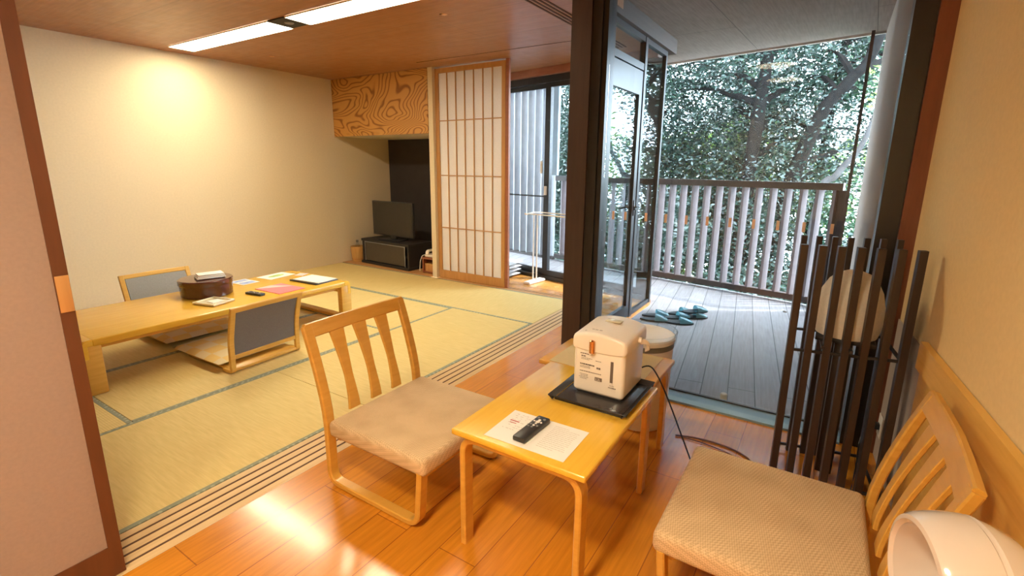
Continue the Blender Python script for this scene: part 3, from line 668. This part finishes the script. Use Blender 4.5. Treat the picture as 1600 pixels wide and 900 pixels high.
low_chair((1.393, 1.345, .0008), 0, 'low slatted wooden chair with beige woven seat beside the track sill')
low_chair((1.505, .036, .0008), R(180), 'low slatted wooden chair with beige woven seat against the right wall')

# ------------------------------------------------------------------ near side table
def bent_table(name, loc, lx, ly, zt, label, inlay=False, tm='beech_x'):
    o = root(name, loc, label, 'side table')
    g = MB(); g.box(-lx / 2, lx / 2, -ly / 2, ly / 2, zt - .022, zt, .006, 3); g.build('tabletop', tm, o)
    if inlay:
        box(-lx / 2 + .012, lx / 2 - .012, -ly / 2 + .05, ly / 2 - .05, zt, zt + .0012).build('inlay_panel', 'khaki', o, False)
    for sx in (-1, 1):
        x = sx * (lx / 2 - .045)
        P = fillet([(x, -ly / 2 + .028, .001), (x, -ly / 2 + .028, zt - .036), (x, ly / 2 - .028, zt - .036), (x, ly / 2 - .028, .001)], .06, 8)
        MB().sweep(P, (1, 0, 0), .05, .022).build('bent_leg', 'chairwood', o)
    return o
bent_table('side_table', (1.487, .722, 0), .695, .485, .45, 'honey coloured wooden side table carrying the white boiler and a sheet of paper')
bent_table('side_table', (2.03, .775, 0), .345, .53, .435, 'khaki topped side table behind the one with the white boiler', True, 'chairwood')
# paper and remote
o = root('printed_sheet', (1.266, .708, .4508), 'sheet of white printed paper lying at the near end of the side table', 'paper', rz=R(1))
box(-.0975, .0975, -.142, .142, 0, .0008).build('sheet', 'paper', o, False)
g = MB(); r_ = random.Random(3)
for i in range(14):     # lines of small text on the right half (reads along -y)
    x = .075 - i * .0105; w = .085 if i not in (0, 13) else .05; y = -.03
    while y > -.03 - w:
        l = r_.uniform(.004, .014); g.box(x - .0011, x + .0011, y - l, y, .0008, .00105); y -= l + .0018
g.build('body_text', 'printlight', o, False)
g = MB()
for i in range(9):
    x = .078 - i * .0125; y = .12
    while y > .04:
        l = r_.uniform(.003, .012)
        if r_.random() < .55: g.box(x - .0014, x + .0014, y - l, y, .0008, .00105)
        y -= l + .003
g.build('list_text', 'printlight', o, False)
g = MB(); g.box(.028, .034, .085, .12, .0008, .0012); g.box(.016, .020, .09, .115, .0008, .0012); g.build('red_heading', 'printred', o, False)
rows = [(.062, .012, .0045, 'grey'), (.060, -.012, .005, 'grey'), (.048, .0, .005, 'white'), (.036, .0, .0075, 'white'), (.036, .013, .0035, 'white'), (.036, -.013, .0035, 'white'), (.024, 0, .004, 'white'), (.012, .012, .0042, 'grey'), (.012, -.012, .0042, 'grey'), (.010, 0, .0042, 'white'), (-.002, 0, .0042, 'grey'), (-.003, .012, .0042, 'grey')]
remote('remote_control', (1.268, .728, .4518), R(-2), .162, .046, 'slim black remote control lying on the printed sheet', rows)
# tray
o = root('serving_tray', (1.665, .645, .4508), 'black rectangular tray under the white boiler', 'tray', rz=R(0))
box(-.150, .150, -.130, .130, 0, .006, .002).build('tray_floor', 'tray', o)
g = MB(); hw_, hd_ = .163, .150
for a, b_ in (((-hw_, -hd_), (hw_, -hd_)), ((hw_, -hd_), (hw_, hd_)), ((hw_, hd_), (-hw_, hd_)), ((-hw_, hd_), (-hw_, -hd_))):
    A = Vector((*a, .013)); B = Vector((*b_, .013)); n_ = Vector((-(A.y + B.y), (A.x + B.x), 0)); mid = (A + B) / 2; inn = -mid.normalized() * .008
    inn.z = 0; dz = .006
    g.sweep([A + inn, B + inn], Vector((inn.x * 1.0, inn.y * 1.0, -.006)).normalized(), .024, .004)
g.build('rim', 'tray', o)
# water boiler
o = root('water_boiler', (1.725, .648, .4575), 'white electric water boiler with copper lever standing on the black tray', 'water boiler')
MB().box(-.114, .108, -.101, .101, .004, .190, .016, 5).build('body', 'whitegloss', o)
MB().box(-.10, .10, -.088, .088, 0, .006, .002).build('foot', 'grey', o)
# lid: rounded slab with domed top
b = bmesh.new(); rings = []
for i in range(25):
    t = -1 + 2 * i / 24; yy = math.copysign(1 - (1 - abs(t)) ** 1.6, t) * .1065; e = .011 * max(0, 1 - (.1065 - abs(yy)) / .011) ** 2
    zt_ = .238 + .020 * (1 - (yy / .1065) ** 2); z0_ = .181 - .007 * (1 - (yy / .1065) ** 2)
    pr = []
    for (cx, cz, a0) in ((.114, z0_, -90), (.114, zt_, 0), (-.120, zt_ - .010, 90), (-.120, z0_, 180)):
        rr = .014 if a0 in (0, 90) else .003; sx_ = -1 if cx > 0 else 1; sz_ = 1 if a0 in (180, -90) else -1
        for k in range(5):
            a = R(a0 + 22.5 * k); pr.append((cx + sx_ * (rr + e) + rr * math.cos(a), cz + sz_ * (rr + e * .8) + rr * math.sin(a)))
    rings.append([b.verts.new((x, yy, z)) for x, z in pr])
for i in range(24):
    A, B = rings[i], rings[i + 1]
    for k in range(20): b.faces.new((A[k], A[(k + 1) % 20], B[(k + 1) % 20], B[k]))
b.faces.new(rings[0][::-1]); b.faces.new(rings[-1]); bmesh.ops.recalc_face_normals(b, faces=b.faces[:])
g = MB(); g._merge(b); lid = g.build('lid', 'lid', o)
box(.01, .05, -.03, .03, .2575, .2595, .001).build('steam_vent', 'dish', o)
q = MB().lathe([(0, .003), (.014, .002), (.016, 0)], 24).build('lock_button', 'bandring', o); q.location = (-.085, -.045, .240)
q = MB().lathe([(0, .0025), (.009, .0015), (.010, 0)], 20).build('start_button', 'printlight', o); q.location = (-.085, .060, .240)
g = MB(); [g.box(-.09, -.085, y_, y_ + .010, .2425 + .009, .2435 + .009) for y_ in (.0, .016, .03)]; g.build('panel_marks', 'printlight', o, False)
MB().lathe([(0, 0), (.004, 0), (.011, .004), (.011, .050), (.004, .054), (0, .054)], 16, sx=.8, mat=Matrix.Translation((-.126, .022, .168))).build('dispensing_lever', 'copper', o)
# carry handle folded to the right/back
g = MB(); g.sweep(fillet([(.02, -.112, .20), (.045, -.128, .195), (.062, -.132, .165), (.070, -.120, .155)], .02), (0, 0, 1), .020, .012); g.tube([(.02, -.098, .205), (.02, -.118, .205)], .012, 16); g.build('carry_handle', 'lid', o)
g = MB(); g.tube([(.02, .098, .205), (.02, .118, .205)], .012, 16); g.build('handle_pivot', 'lid', o)
# front markings
fx = -.1148
box(fx - .0006, fx, -.060, -.049, .068, .150).build('water_gauge', 'print', o, False)
box(fx - .0006, fx, .010, -.018, .062, .076).build('capacity_badge', 'print', o, False)
g = MB(); r_ = random.Random(5)
for (z, y0, wd, hh) in ((.160, .072, .035, .0035), (.150, .068, .018, .004), (.143, .068, .045, .0015), (.138, .068, .030, .0015), (.118, .072, .052, .005), (.110, .072, .040, .0015), (.105, .072, .035, .0015), (.090, .072, .085, .0028), (.078, .072, .030, .0015), (.072, .068, .028, .0015), (.066, .074, .032, .0015), (.060, .070, .022, .0015), (.048, -.044, .026, .0035), (.056, -.048, .018, .0012), (.14, .01, .018, .002), (.112, .005, .012, .007)):
    y_ = y0
    while y_ > y0 - wd:
        l = r_.uniform(.003, .009); g.box(fx - .0005, fx, y_ - l, y_, z - hh / 2, z + hh / 2); y_ -= l + .0015
g.build('printed_text', 'print', o, False)
text_mesh('badge_text', '2.2L', .012, 'lid', o, Matrix(((0, 0, -1, fx - .0008), (-1, 0, 0, .0085), (0, 1, 0, .0648), (0, 0, 0, 1))))
o = root('power_cord', (1.84, .56, .49), 'thin black power cord running from the boiler to the floor', 'cord')
P = [(1.832, .575, .50), (1.87, .535, .515), (1.90, .505, .47), (1.93, .46, .36), (1.94, .40, .22), (1.93, .33, .08), (1.90, .27, .008), (1.86, .18, .006), (1.9, .05, .006)]
def smooth_path(P, n=6):
    P = [Vector(p) for p in P]; out = []
    for i in range(len(P) - 1):
        p0, p1, p2, p3 = P[max(i - 1, 0)], P[i], P[i + 1], P[min(i + 2, len(P) - 1)]
        for k in range(n):
            t = k / n; out.append(.5 * ((2 * p1) + (p2 - p0) * t + (2 * p0 - 5 * p1 + 4 * p2 - p3) * t * t + (3 * p1 - p0 - 3 * p2 + p3) * t ** 3))
    out.append(P[-1]); return out
c_ = MB().tube([p - Vector((1.84, .56, .49)) for p in smooth_path(P)], .0032).build('cable', 'cordblack', o)
tag(MB().tube(smooth_path([(2.30, .50, .006), (2.33, .40, .005), (2.33, .28, .005), (2.29, .18, .005), (2.20, .13, .005), (2.08, .13, .005), (1.98, .10, .005)]), .0042).build('extension_cord', 'cordbrown'), 'thick brown cord curving on the floor from the bin towards the tall floor lamp', 'cord')
tag(MB().tube(smooth_path([(2.30, .47, .006), (2.30, .36, .005), (2.26, .22, .005), (2.18, .16, .005), (2.06, .16, .005), (1.97, .14, .005)]), .0025).build('extension_cord', 'cordbrown'), 'thinner brown cord beside the thick one on the floor', 'cord')
tag(MB().tube(smooth_path([(2.12, .12, .004), (2.13, .05, .004), (2.10, -.02, .004), (2.25, -.10, .004), (2.2, -.2, .004), (2.42, -.24, .004), (2.55, -.25, .10), (2.63, -.28, .17)]), .003).build('extension_cord', 'cordblack'), 'black cord winding under the tall floor lamp to the wall outlet', 'cord')
o = root('wall_outlet', (2.60, wline(2.60) + .002, .17), 'white wall outlet with a black plug behind the tall floor lamp', 'outlet', rz=ang)
box(-.035, .035, .006, .012, -.05, .05, .002).build('cover_plate', 'white', o); box(-.015, .015, .012, .04, -.015, .012, .003).build('plug', 'plastic_black', o)
# bin
o = root('waste_bin', (2.365, .715, .001), 'tall oval white bin with grey band and clear bag beyond the side tables', 'bin')
MB().lathe([(0, 0), (.135, 0), (.14, .01), (.150, .44), (.146, .44), (.135, .02), (0, .02)], 48).build('body', 'white', o)
MB().lathe([(.1515, .425), (.153, .425), (.154, .448), (.151, .45), (.1485, .448)], 48).build('band', 'bandring', o)
MB().lathe([(.153, .451), (.157, .455), (.157, .472), (.151, .478), (.10, .482), (.09, .478), (0, .476)], 48).build('lid', 'lid', o)
MB().lathe([(.160, .44), (.166, .50), (.160, .502), (.155, .47)], 40).build('plastic_bag', 'clear', o)

# ------------------------------------------------------------------ tall floor lamp of dark rods
o = root('floor_lamp', (2.33, -.118, 0), 'tall floor lamp of dark upright square rods around a paper egg shade', 'floor lamp')
A0 = Vector((2.155, .062, 0)); A1 = Vector((2.235, -.300, 0)); B0 = Vector((2.455, .075, 0)); B1 = Vector((2.535, -.262, 0)); rb = Vector((2.33, -.118, 0))
la = math.atan2(A1.x - A0.x, -(A1.y - A0.y))
for (P0, P1, zt) in ((A0, A1, 1.02), (B0, B1, 1.02)):
    for i in range(7):
        p = P0.lerp(P1, i / 6) - rb
        hw = .0128 if P0 is A0 else .0105
        MB().box(-hw, hw, -hw, hw, .001, zt, .001, 1, mat=Matrix.Translation(p) @ Matrix.Rotation(la, 4, 'Z')).build('rod', 'darkwood', o, False)
for z in (.60, .03):
    g = MB()
    for a, c_ in ((A0, A1), (B0, B1), (A0, B0), (A1, B1)):
        g.bar(a - rb + Vector((0, 0, z)), c_ - rb + Vector((0, 0, z)), .010, .010)
    g.build('cross_frame', 'black', o, False)
g = MB(); g.bar((-.17, -.02, .625), (.17, .015, .625), .012, .012); g.bar((-.17, .07, .625), (.17, .10, .625), .012, .012); g.build('support_bar', 'black', o, False)
MB().box(-.10, .10, -.10, .10, .632, .648, .004).build('shade_base', 'black', o)
MB().box(-.03, .03, -.03, .03, .03, .632, .003).build('column', 'darkwood', o)
MB().lathe([(0, .912), (.025, .909), (.055, .897), (.082, .870), (.103, .828), (.115, .775), (.118, .72), (.114, .68), (.105, .65)], 40).build('shade', 'lampshade', o)

# ------------------------------------------------------------------ white hood on the right foreground
ax_ = Vector((-.25, .97, -.04)).normalized(); oc = Vector((.985, -.209, .597))
o = root('hooded_stand', (1.01, -.30, 0), 'glossy white rounded hood with an oval opening, beside the chair against the right wall', 'appliance')
Q = ax_.to_track_quat('Z', 'Y').to_matrix().to_4x4(); Q.translation = oc - Vector((1.01, -.30, 0))
prof = [(.098, -.002), (.104, .004), (.112, .002), (.118, -.008), (.124, -.03), (.127, -.055), (.127, -.075), (.1245, -.078), (.1245, -.082), (.126, -.085), (.121, -.10), (.108, -.128), (.088, -.150), (.062, -.166), (.03, -.175), (0, -.177)]
inner = [(0, -.14), (.05, -.135), (.085, -.11), (.096, -.07), (.098, -.002)]
MB().lathe(prof, 56, mat=Q).build('hood', 'hood', o)
MB().lathe(inner, 56, mat=Q).build('inner_bowl', 'hood', o)
MB().tube([(0, 0, .02), (0, 0, .3), (.0, .0, .56)], [.05, .04, .045], 24).build('stem', 'hood', o)
MB().lathe([(0, .001), (.12, .001), (.125, .01), (.11, .025), (0, .03)], 40).build('foot', 'hood', o)

# ------------------------------------------------------------------ drying rack in the engawa
o = root('drying_rack', (4.72, 2.35, 0), 'thin white towel rack standing in the engawa by the window', 'towel rack', rz=R(-8))
for s_ in (-1, 1):
    g = MB(); g.tube([(0, s_ * .40 - .025, .02), (0, s_ * .40 - .025, .78)], .008); g.tube([(0, s_ * .40 + .025, .02), (0, s_ * .40 + .025, .78)], .008); g.build('pole_pair', 'white', o)
    MB().prism([(-.15, s_ * .40 - .045), (.15, s_ * .40 - .045), (.15, s_ * .40 + .045), (-.15, s_ * .40 + .045)], .001, .028, bev=.006).build('foot', 'white', o)
g = MB()
for x in (-.12, .12): g.tube([(x, -.46, .79), (x, .46, .79)], .007)
g.build('hanging_bar', 'white', o)
for s_ in (-1, 1): MB().sweep([(-.15, s_ * .42, .785), (0, s_ * .42, .80), (.15, s_ * .42, .785)], (0, 1, 0), .03, .012).build('bar_bracket', 'white', o)

# ------------------------------------------------------------------ deck slippers and door stop
def slipper(loc, rz, tilt, label, roll=0):
    o = root('slipper', loc, label, 'slipper', 'teal slippers on the deck', rz); o.rotation_euler = (roll, tilt, rz)
    pts = []
    for k in range(24):
        a = 2 * math.pi * k / 24; x = .125 * math.cos(a); y = (.046 + .006 * math.cos(a)) * math.sin(a) * (1 if abs(math.cos(a)) < .9 else .95); pts.append((x, y))
    MB().prism(pts, 0, .014, bev=.003).build('sole', 'slipperdark', o)
    g = MB(); secs = []
    for i in range(7):
        x = .005 + .105 * i / 6; hh = .05 * (1 - (i / 6) ** 1.6 * .75); ww = (.046 + .004) * math.sqrt(max(.08, 1 - (x / .126) ** 2)); secs.append((x, ww, hh))
    b = bmesh.new(); rr = []
    for x, ww, hh in secs: rr.append([b.verts.new((x, ww * math.cos(math.pi * k / 10), .013 + hh * math.sin(math.pi * k / 10) ** .8)) for k in range(11)])
    for i in range(6):
        for k in range(10): b.faces.new((rr[i][k], rr[i][k + 1], rr[i + 1][k + 1], rr[i + 1][k]))
    r2 = bmesh.ops.solidify(b, geom=b.faces[:], thickness=.003)
    g._merge(b); g.build('upper', 'slipper', o)
slipper((4.16, 1.17, -.014), R(-75), 0, 'teal slipper lying nearest the glass door')
slipper((4.30, 1.20, -.014), R(-62), 0, 'teal slipper behind the nearest one by the glass door')
slipper((4.20, .97, -.014), R(-70), 0, 'teal slipper at the near right of the heap')
slipper((4.34, 1.02, -.014), R(-55), 0, 'teal slipper in the middle of the heap')
slipper((4.50, 1.03, -.014), R(-48), 0, 'teal slipper at the far side of the heap')
slipper((4.46, .90, .034), R(-50), R(0), 'teal slipper resting on top of the heap', R(4))
slipper((4.44, .90, -.014), R(-60), 0, 'teal slipper at the far right of the heap')
o = MB().lathe([(0, 0), (.018, 0), (.019, .004), (.019, .045), (.015, .05), (0, .05)], 24).build('door_stop', 'white'); o.location = (2.86, .375, -.014); tag(o, 'small white cylinder standing on the deck just outside the big pane', 'door stop')
o = MB().lathe([(.012, .006), (.022, .006), (.024, 0), (.010, 0)], 24, close=True).build('deck_ring', 'steel'); o.location = (5.12, .23, -.0145); tag(o, 'small metal ring set on the deck near the railing', 'ring')

# ------------------------------------------------------------------ hillside and trees
g = MB(); g.prism([(5.9, -6), (30, -14), (30, 22), (6.9, 10)], -3.2, -3.0)
b = bmesh.new(); bmesh.ops.create_grid(b, x_segments=40, y_segments=40, size=1)
for v in b.verts:
    x = 6.3 + (v.co.x + 1) * 14; y = 4 + v.co.y * 20; v.co = Vector((x, y, -2.6 - .10 * (x - 6) + .25 * math.sin(x * .9 + y * .7) + .15 * math.sin(y * 1.7)))
g = MB(); g._merge(b); struct('ground_hillside', g, 'ground', True)

def leaves_mesh(name, centers, radii, counts, size, mat, parent, flat=.55):
    V = []
    for c, r, n in zip(centers, radii, counts):
        p = rng.normal(size=(n, 3)); p /= np.maximum(np.linalg.norm(p, axis=1, keepdims=True), 1e-6); p *= (rng.random((n, 1)) ** .45)
        p = p * np.array(r) + np.array(c); V.append(p)
    P = np.concatenate(V); n = len(P)
    a = rng.normal(size=(n, 3)); a[:, 2] *= flat; a /= np.linalg.norm(a, axis=1, keepdims=True)
    u = rng.normal(size=(n, 3)); u -= (u * a).sum(1, keepdims=True) * a; u /= np.linalg.norm(u, axis=1, keepdims=True); nn = np.cross(a, u)
    s = size * (.6 + .8 * rng.random((n, 1))); w = s * .42
    v0 = P - a * s; v2 = P + a * s; v1 = P + u * w + nn * w * .25; v3 = P - u * w + nn * w * .25
    co = np.stack([v0, v1, v2, v3], 1).reshape(-1, 3)
    me = bpy.data.meshes.new(name); me.vertices.add(n * 4); me.vertices.foreach_set('co', co.astype(np.float32).ravel())
    me.loops.add(n * 4); me.loops.foreach_set('vertex_index', np.arange(n * 4, dtype=np.int32)); me.polygons.add(n)
    me.polygons.foreach_set('loop_start', np.arange(0, n * 4, 4, dtype=np.int32)); me.polygons.foreach_set('loop_total', np.full(n, 4, dtype=np.int32))
    me.update(); me.materials.append(M[mat]); o = bpy.data.objects.new(name, me); COL.objects.link(o); o.parent = parent; return o
def tree(loc, label, trunk, tr, clumps, leaf, size, bark='bark', branches=True, dens=1.0):
    o = root('tree', loc, label, 'tree', 'trees beyond the railing'); L0 = Vector(loc)
    T = smooth_path(trunk, 5); n = len(T); MB().tube([p - L0 for p in T], [tr * (1 - .65 * i / n) for i in range(n)], 10).build('trunk', bark, o)
    if branches:
        g = MB()
        for c, r, cnt in clumps:
            k = min(range(n), key=lambda i: (T[i] - Vector(c)).length + max(0, T[i].z - c[2] + .2) * 2)
            a = T[k]; m_ = a.lerp(Vector(c), .5) + Vector((0, 0, .12)); g.tube([p - L0 for p in smooth_path([a, m_, Vector(c)], 4)], [.035 * tr / .1] * 4 + [.02] * 3 + [.012, .008], 6)
        g.build('branches', bark, o)
    lv_ = leaves_mesh('foliage', [tuple(Vector(c) - L0) for c, r, cnt in clumps], [r for c, r, cnt in clumps], [int(cnt * dens) for c, r, cnt in clumps], size, leaf, o); lv_['kind'] = 'stuff'
    return o
rr_ = random.Random(11)
def rc(n, x, y, z, rad, cnt):
    out = []
    def hl(i, b):
        f, v = 1, 0
        while i: f /= b; v += f * (i % b); i //= b
        return v
    for i in range(n):
        r = rr_.uniform(*rad); out.append(((rr_.uniform(*x), y[0] + (y[1] - y[0]) * hl(i + 1, 2), z[0] + (z[1] - z[0]) * hl(i + 1, 3)), (r, r, r * .7), int(cnt * r * r)))
    return out
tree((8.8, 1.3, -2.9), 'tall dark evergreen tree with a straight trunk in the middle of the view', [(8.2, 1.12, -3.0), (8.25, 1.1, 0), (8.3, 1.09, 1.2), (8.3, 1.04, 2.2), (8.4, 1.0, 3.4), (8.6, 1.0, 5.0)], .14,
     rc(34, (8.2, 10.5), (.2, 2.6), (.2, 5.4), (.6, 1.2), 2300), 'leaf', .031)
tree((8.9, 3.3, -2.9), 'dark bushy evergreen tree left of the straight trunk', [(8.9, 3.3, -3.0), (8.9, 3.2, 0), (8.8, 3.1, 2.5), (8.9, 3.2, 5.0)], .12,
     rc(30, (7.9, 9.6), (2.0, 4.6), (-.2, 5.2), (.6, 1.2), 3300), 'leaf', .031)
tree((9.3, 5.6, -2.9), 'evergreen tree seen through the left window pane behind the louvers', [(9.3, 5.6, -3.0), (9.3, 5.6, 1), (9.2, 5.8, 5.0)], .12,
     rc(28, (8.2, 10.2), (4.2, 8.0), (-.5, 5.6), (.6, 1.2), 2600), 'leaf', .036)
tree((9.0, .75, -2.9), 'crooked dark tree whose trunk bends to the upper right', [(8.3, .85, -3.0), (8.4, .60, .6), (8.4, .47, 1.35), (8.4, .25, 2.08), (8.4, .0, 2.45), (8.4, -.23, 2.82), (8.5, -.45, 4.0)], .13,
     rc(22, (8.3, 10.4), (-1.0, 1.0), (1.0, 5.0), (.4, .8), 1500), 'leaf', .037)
tree((9.4, -.1, -2.9), 'slim tree with upright stem near the right end of the railing', [(9.4, .3, -3.0), (9.4, .2, 1.4), (9.4, .12, 3.1), (9.4, .05, 5.2)], .08,
     rc(9, (9.5, 10.4), (-1.3, .6), (2.4, 5.2), (.3, .55), 1500), 'leafmid', .05)
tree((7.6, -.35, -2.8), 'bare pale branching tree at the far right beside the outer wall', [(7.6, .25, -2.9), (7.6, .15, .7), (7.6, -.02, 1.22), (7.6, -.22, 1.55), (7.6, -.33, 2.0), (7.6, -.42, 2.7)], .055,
     rc(3, (7.6, 8.4), (-.8, -.2), (2.0, 3.4), (.2, .35), 700), 'leafsuntint', .035, bark='barkpale')
def shrub(loc, label, clumps, leaf, size, grp='shrubs below the railing'):
    o = root('shrub', loc, label, 'shrub', grp); L0 = Vector(loc)
    g = MB()
    for c, r, cnt in clumps[::2]: g.tube([p - L0 for p in smooth_path([L0, L0.lerp(Vector(c), .6) + Vector((0, 0, .15)), Vector(c)], 3)], .018, 5)
    g.build('stems', 'bark', o)
    lv_ = leaves_mesh('foliage', [tuple(Vector(c) - L0) for c, r, cnt in clumps], [r for c, r, cnt in clumps], [cnt for c, r, cnt in clumps], size, leaf, o); lv_['kind'] = 'stuff'
shrub((7.6, .0, -2.7), 'dark shrub behind the right part of the railing', rc(16, (7.0, 8.4), (-1.4, 1.0), (-1.9, .55), (.4, .75), 3300), 'leaf', .038)
shrub((7.7, 1.9, -2.7), 'dark shrub behind the middle of the railing', rc(18, (7.0, 8.4), (.8, 2.9), (-1.9, .75), (.4, .75), 3300), 'leaf', .038)
shrub((7.9, 3.9, -2.7), 'dark shrub behind the left part of the railing and the glass door', rc(20, (7.1, 8.6), (2.8, 5.8), (-1.7, .8), (.4, .8), 3200), 'leaf', .038)
shrub((10.5, 2.0, -3.0), 'yellow green bush glowing between the dark trunks', rc(16, (9.9, 10.9), (1.2, 4.2), (-.6, 2.2), (.5, .9), 1600), 'leafsuntint', .06, 'sunlit bushes further back')
shrub((11.0, -1.0, -3.0), 'yellow green bush at the far right behind the bare tree', rc(12, (10.2, 12.0), (-2.2, .6), (-1.5, 2.2), (.5, .9), 1000), 'leafsuntint', .06, 'sunlit bushes further back')
shrub((9.6, .2, -3.0), 'mid green thicket low behind the right half of the railing', rc(22, (9.2, 10.4), (-1.6, 1.6), (-2.4, 1.1), (.6, .9), 1500), 'leafmid', .045, 'thicket on the slope')
shrub((9.8, 3.0, -3.0), 'mid green thicket low behind the left half of the railing', rc(24, (9.4, 10.6), (1.4, 5.6), (-2.4, 1.1), (.6, .95), 1500), 'leafmid', .045, 'thicket on the slope')
shrub((11.5, 6.5, -3.0), 'pale green bush behind the leftmost evergreen', rc(12, (10.8, 12.4), (4.5, 9.5), (-1.0, 3.5), (.6, 1.1), 800), 'leafmid', .07, 'sunlit bushes further back')
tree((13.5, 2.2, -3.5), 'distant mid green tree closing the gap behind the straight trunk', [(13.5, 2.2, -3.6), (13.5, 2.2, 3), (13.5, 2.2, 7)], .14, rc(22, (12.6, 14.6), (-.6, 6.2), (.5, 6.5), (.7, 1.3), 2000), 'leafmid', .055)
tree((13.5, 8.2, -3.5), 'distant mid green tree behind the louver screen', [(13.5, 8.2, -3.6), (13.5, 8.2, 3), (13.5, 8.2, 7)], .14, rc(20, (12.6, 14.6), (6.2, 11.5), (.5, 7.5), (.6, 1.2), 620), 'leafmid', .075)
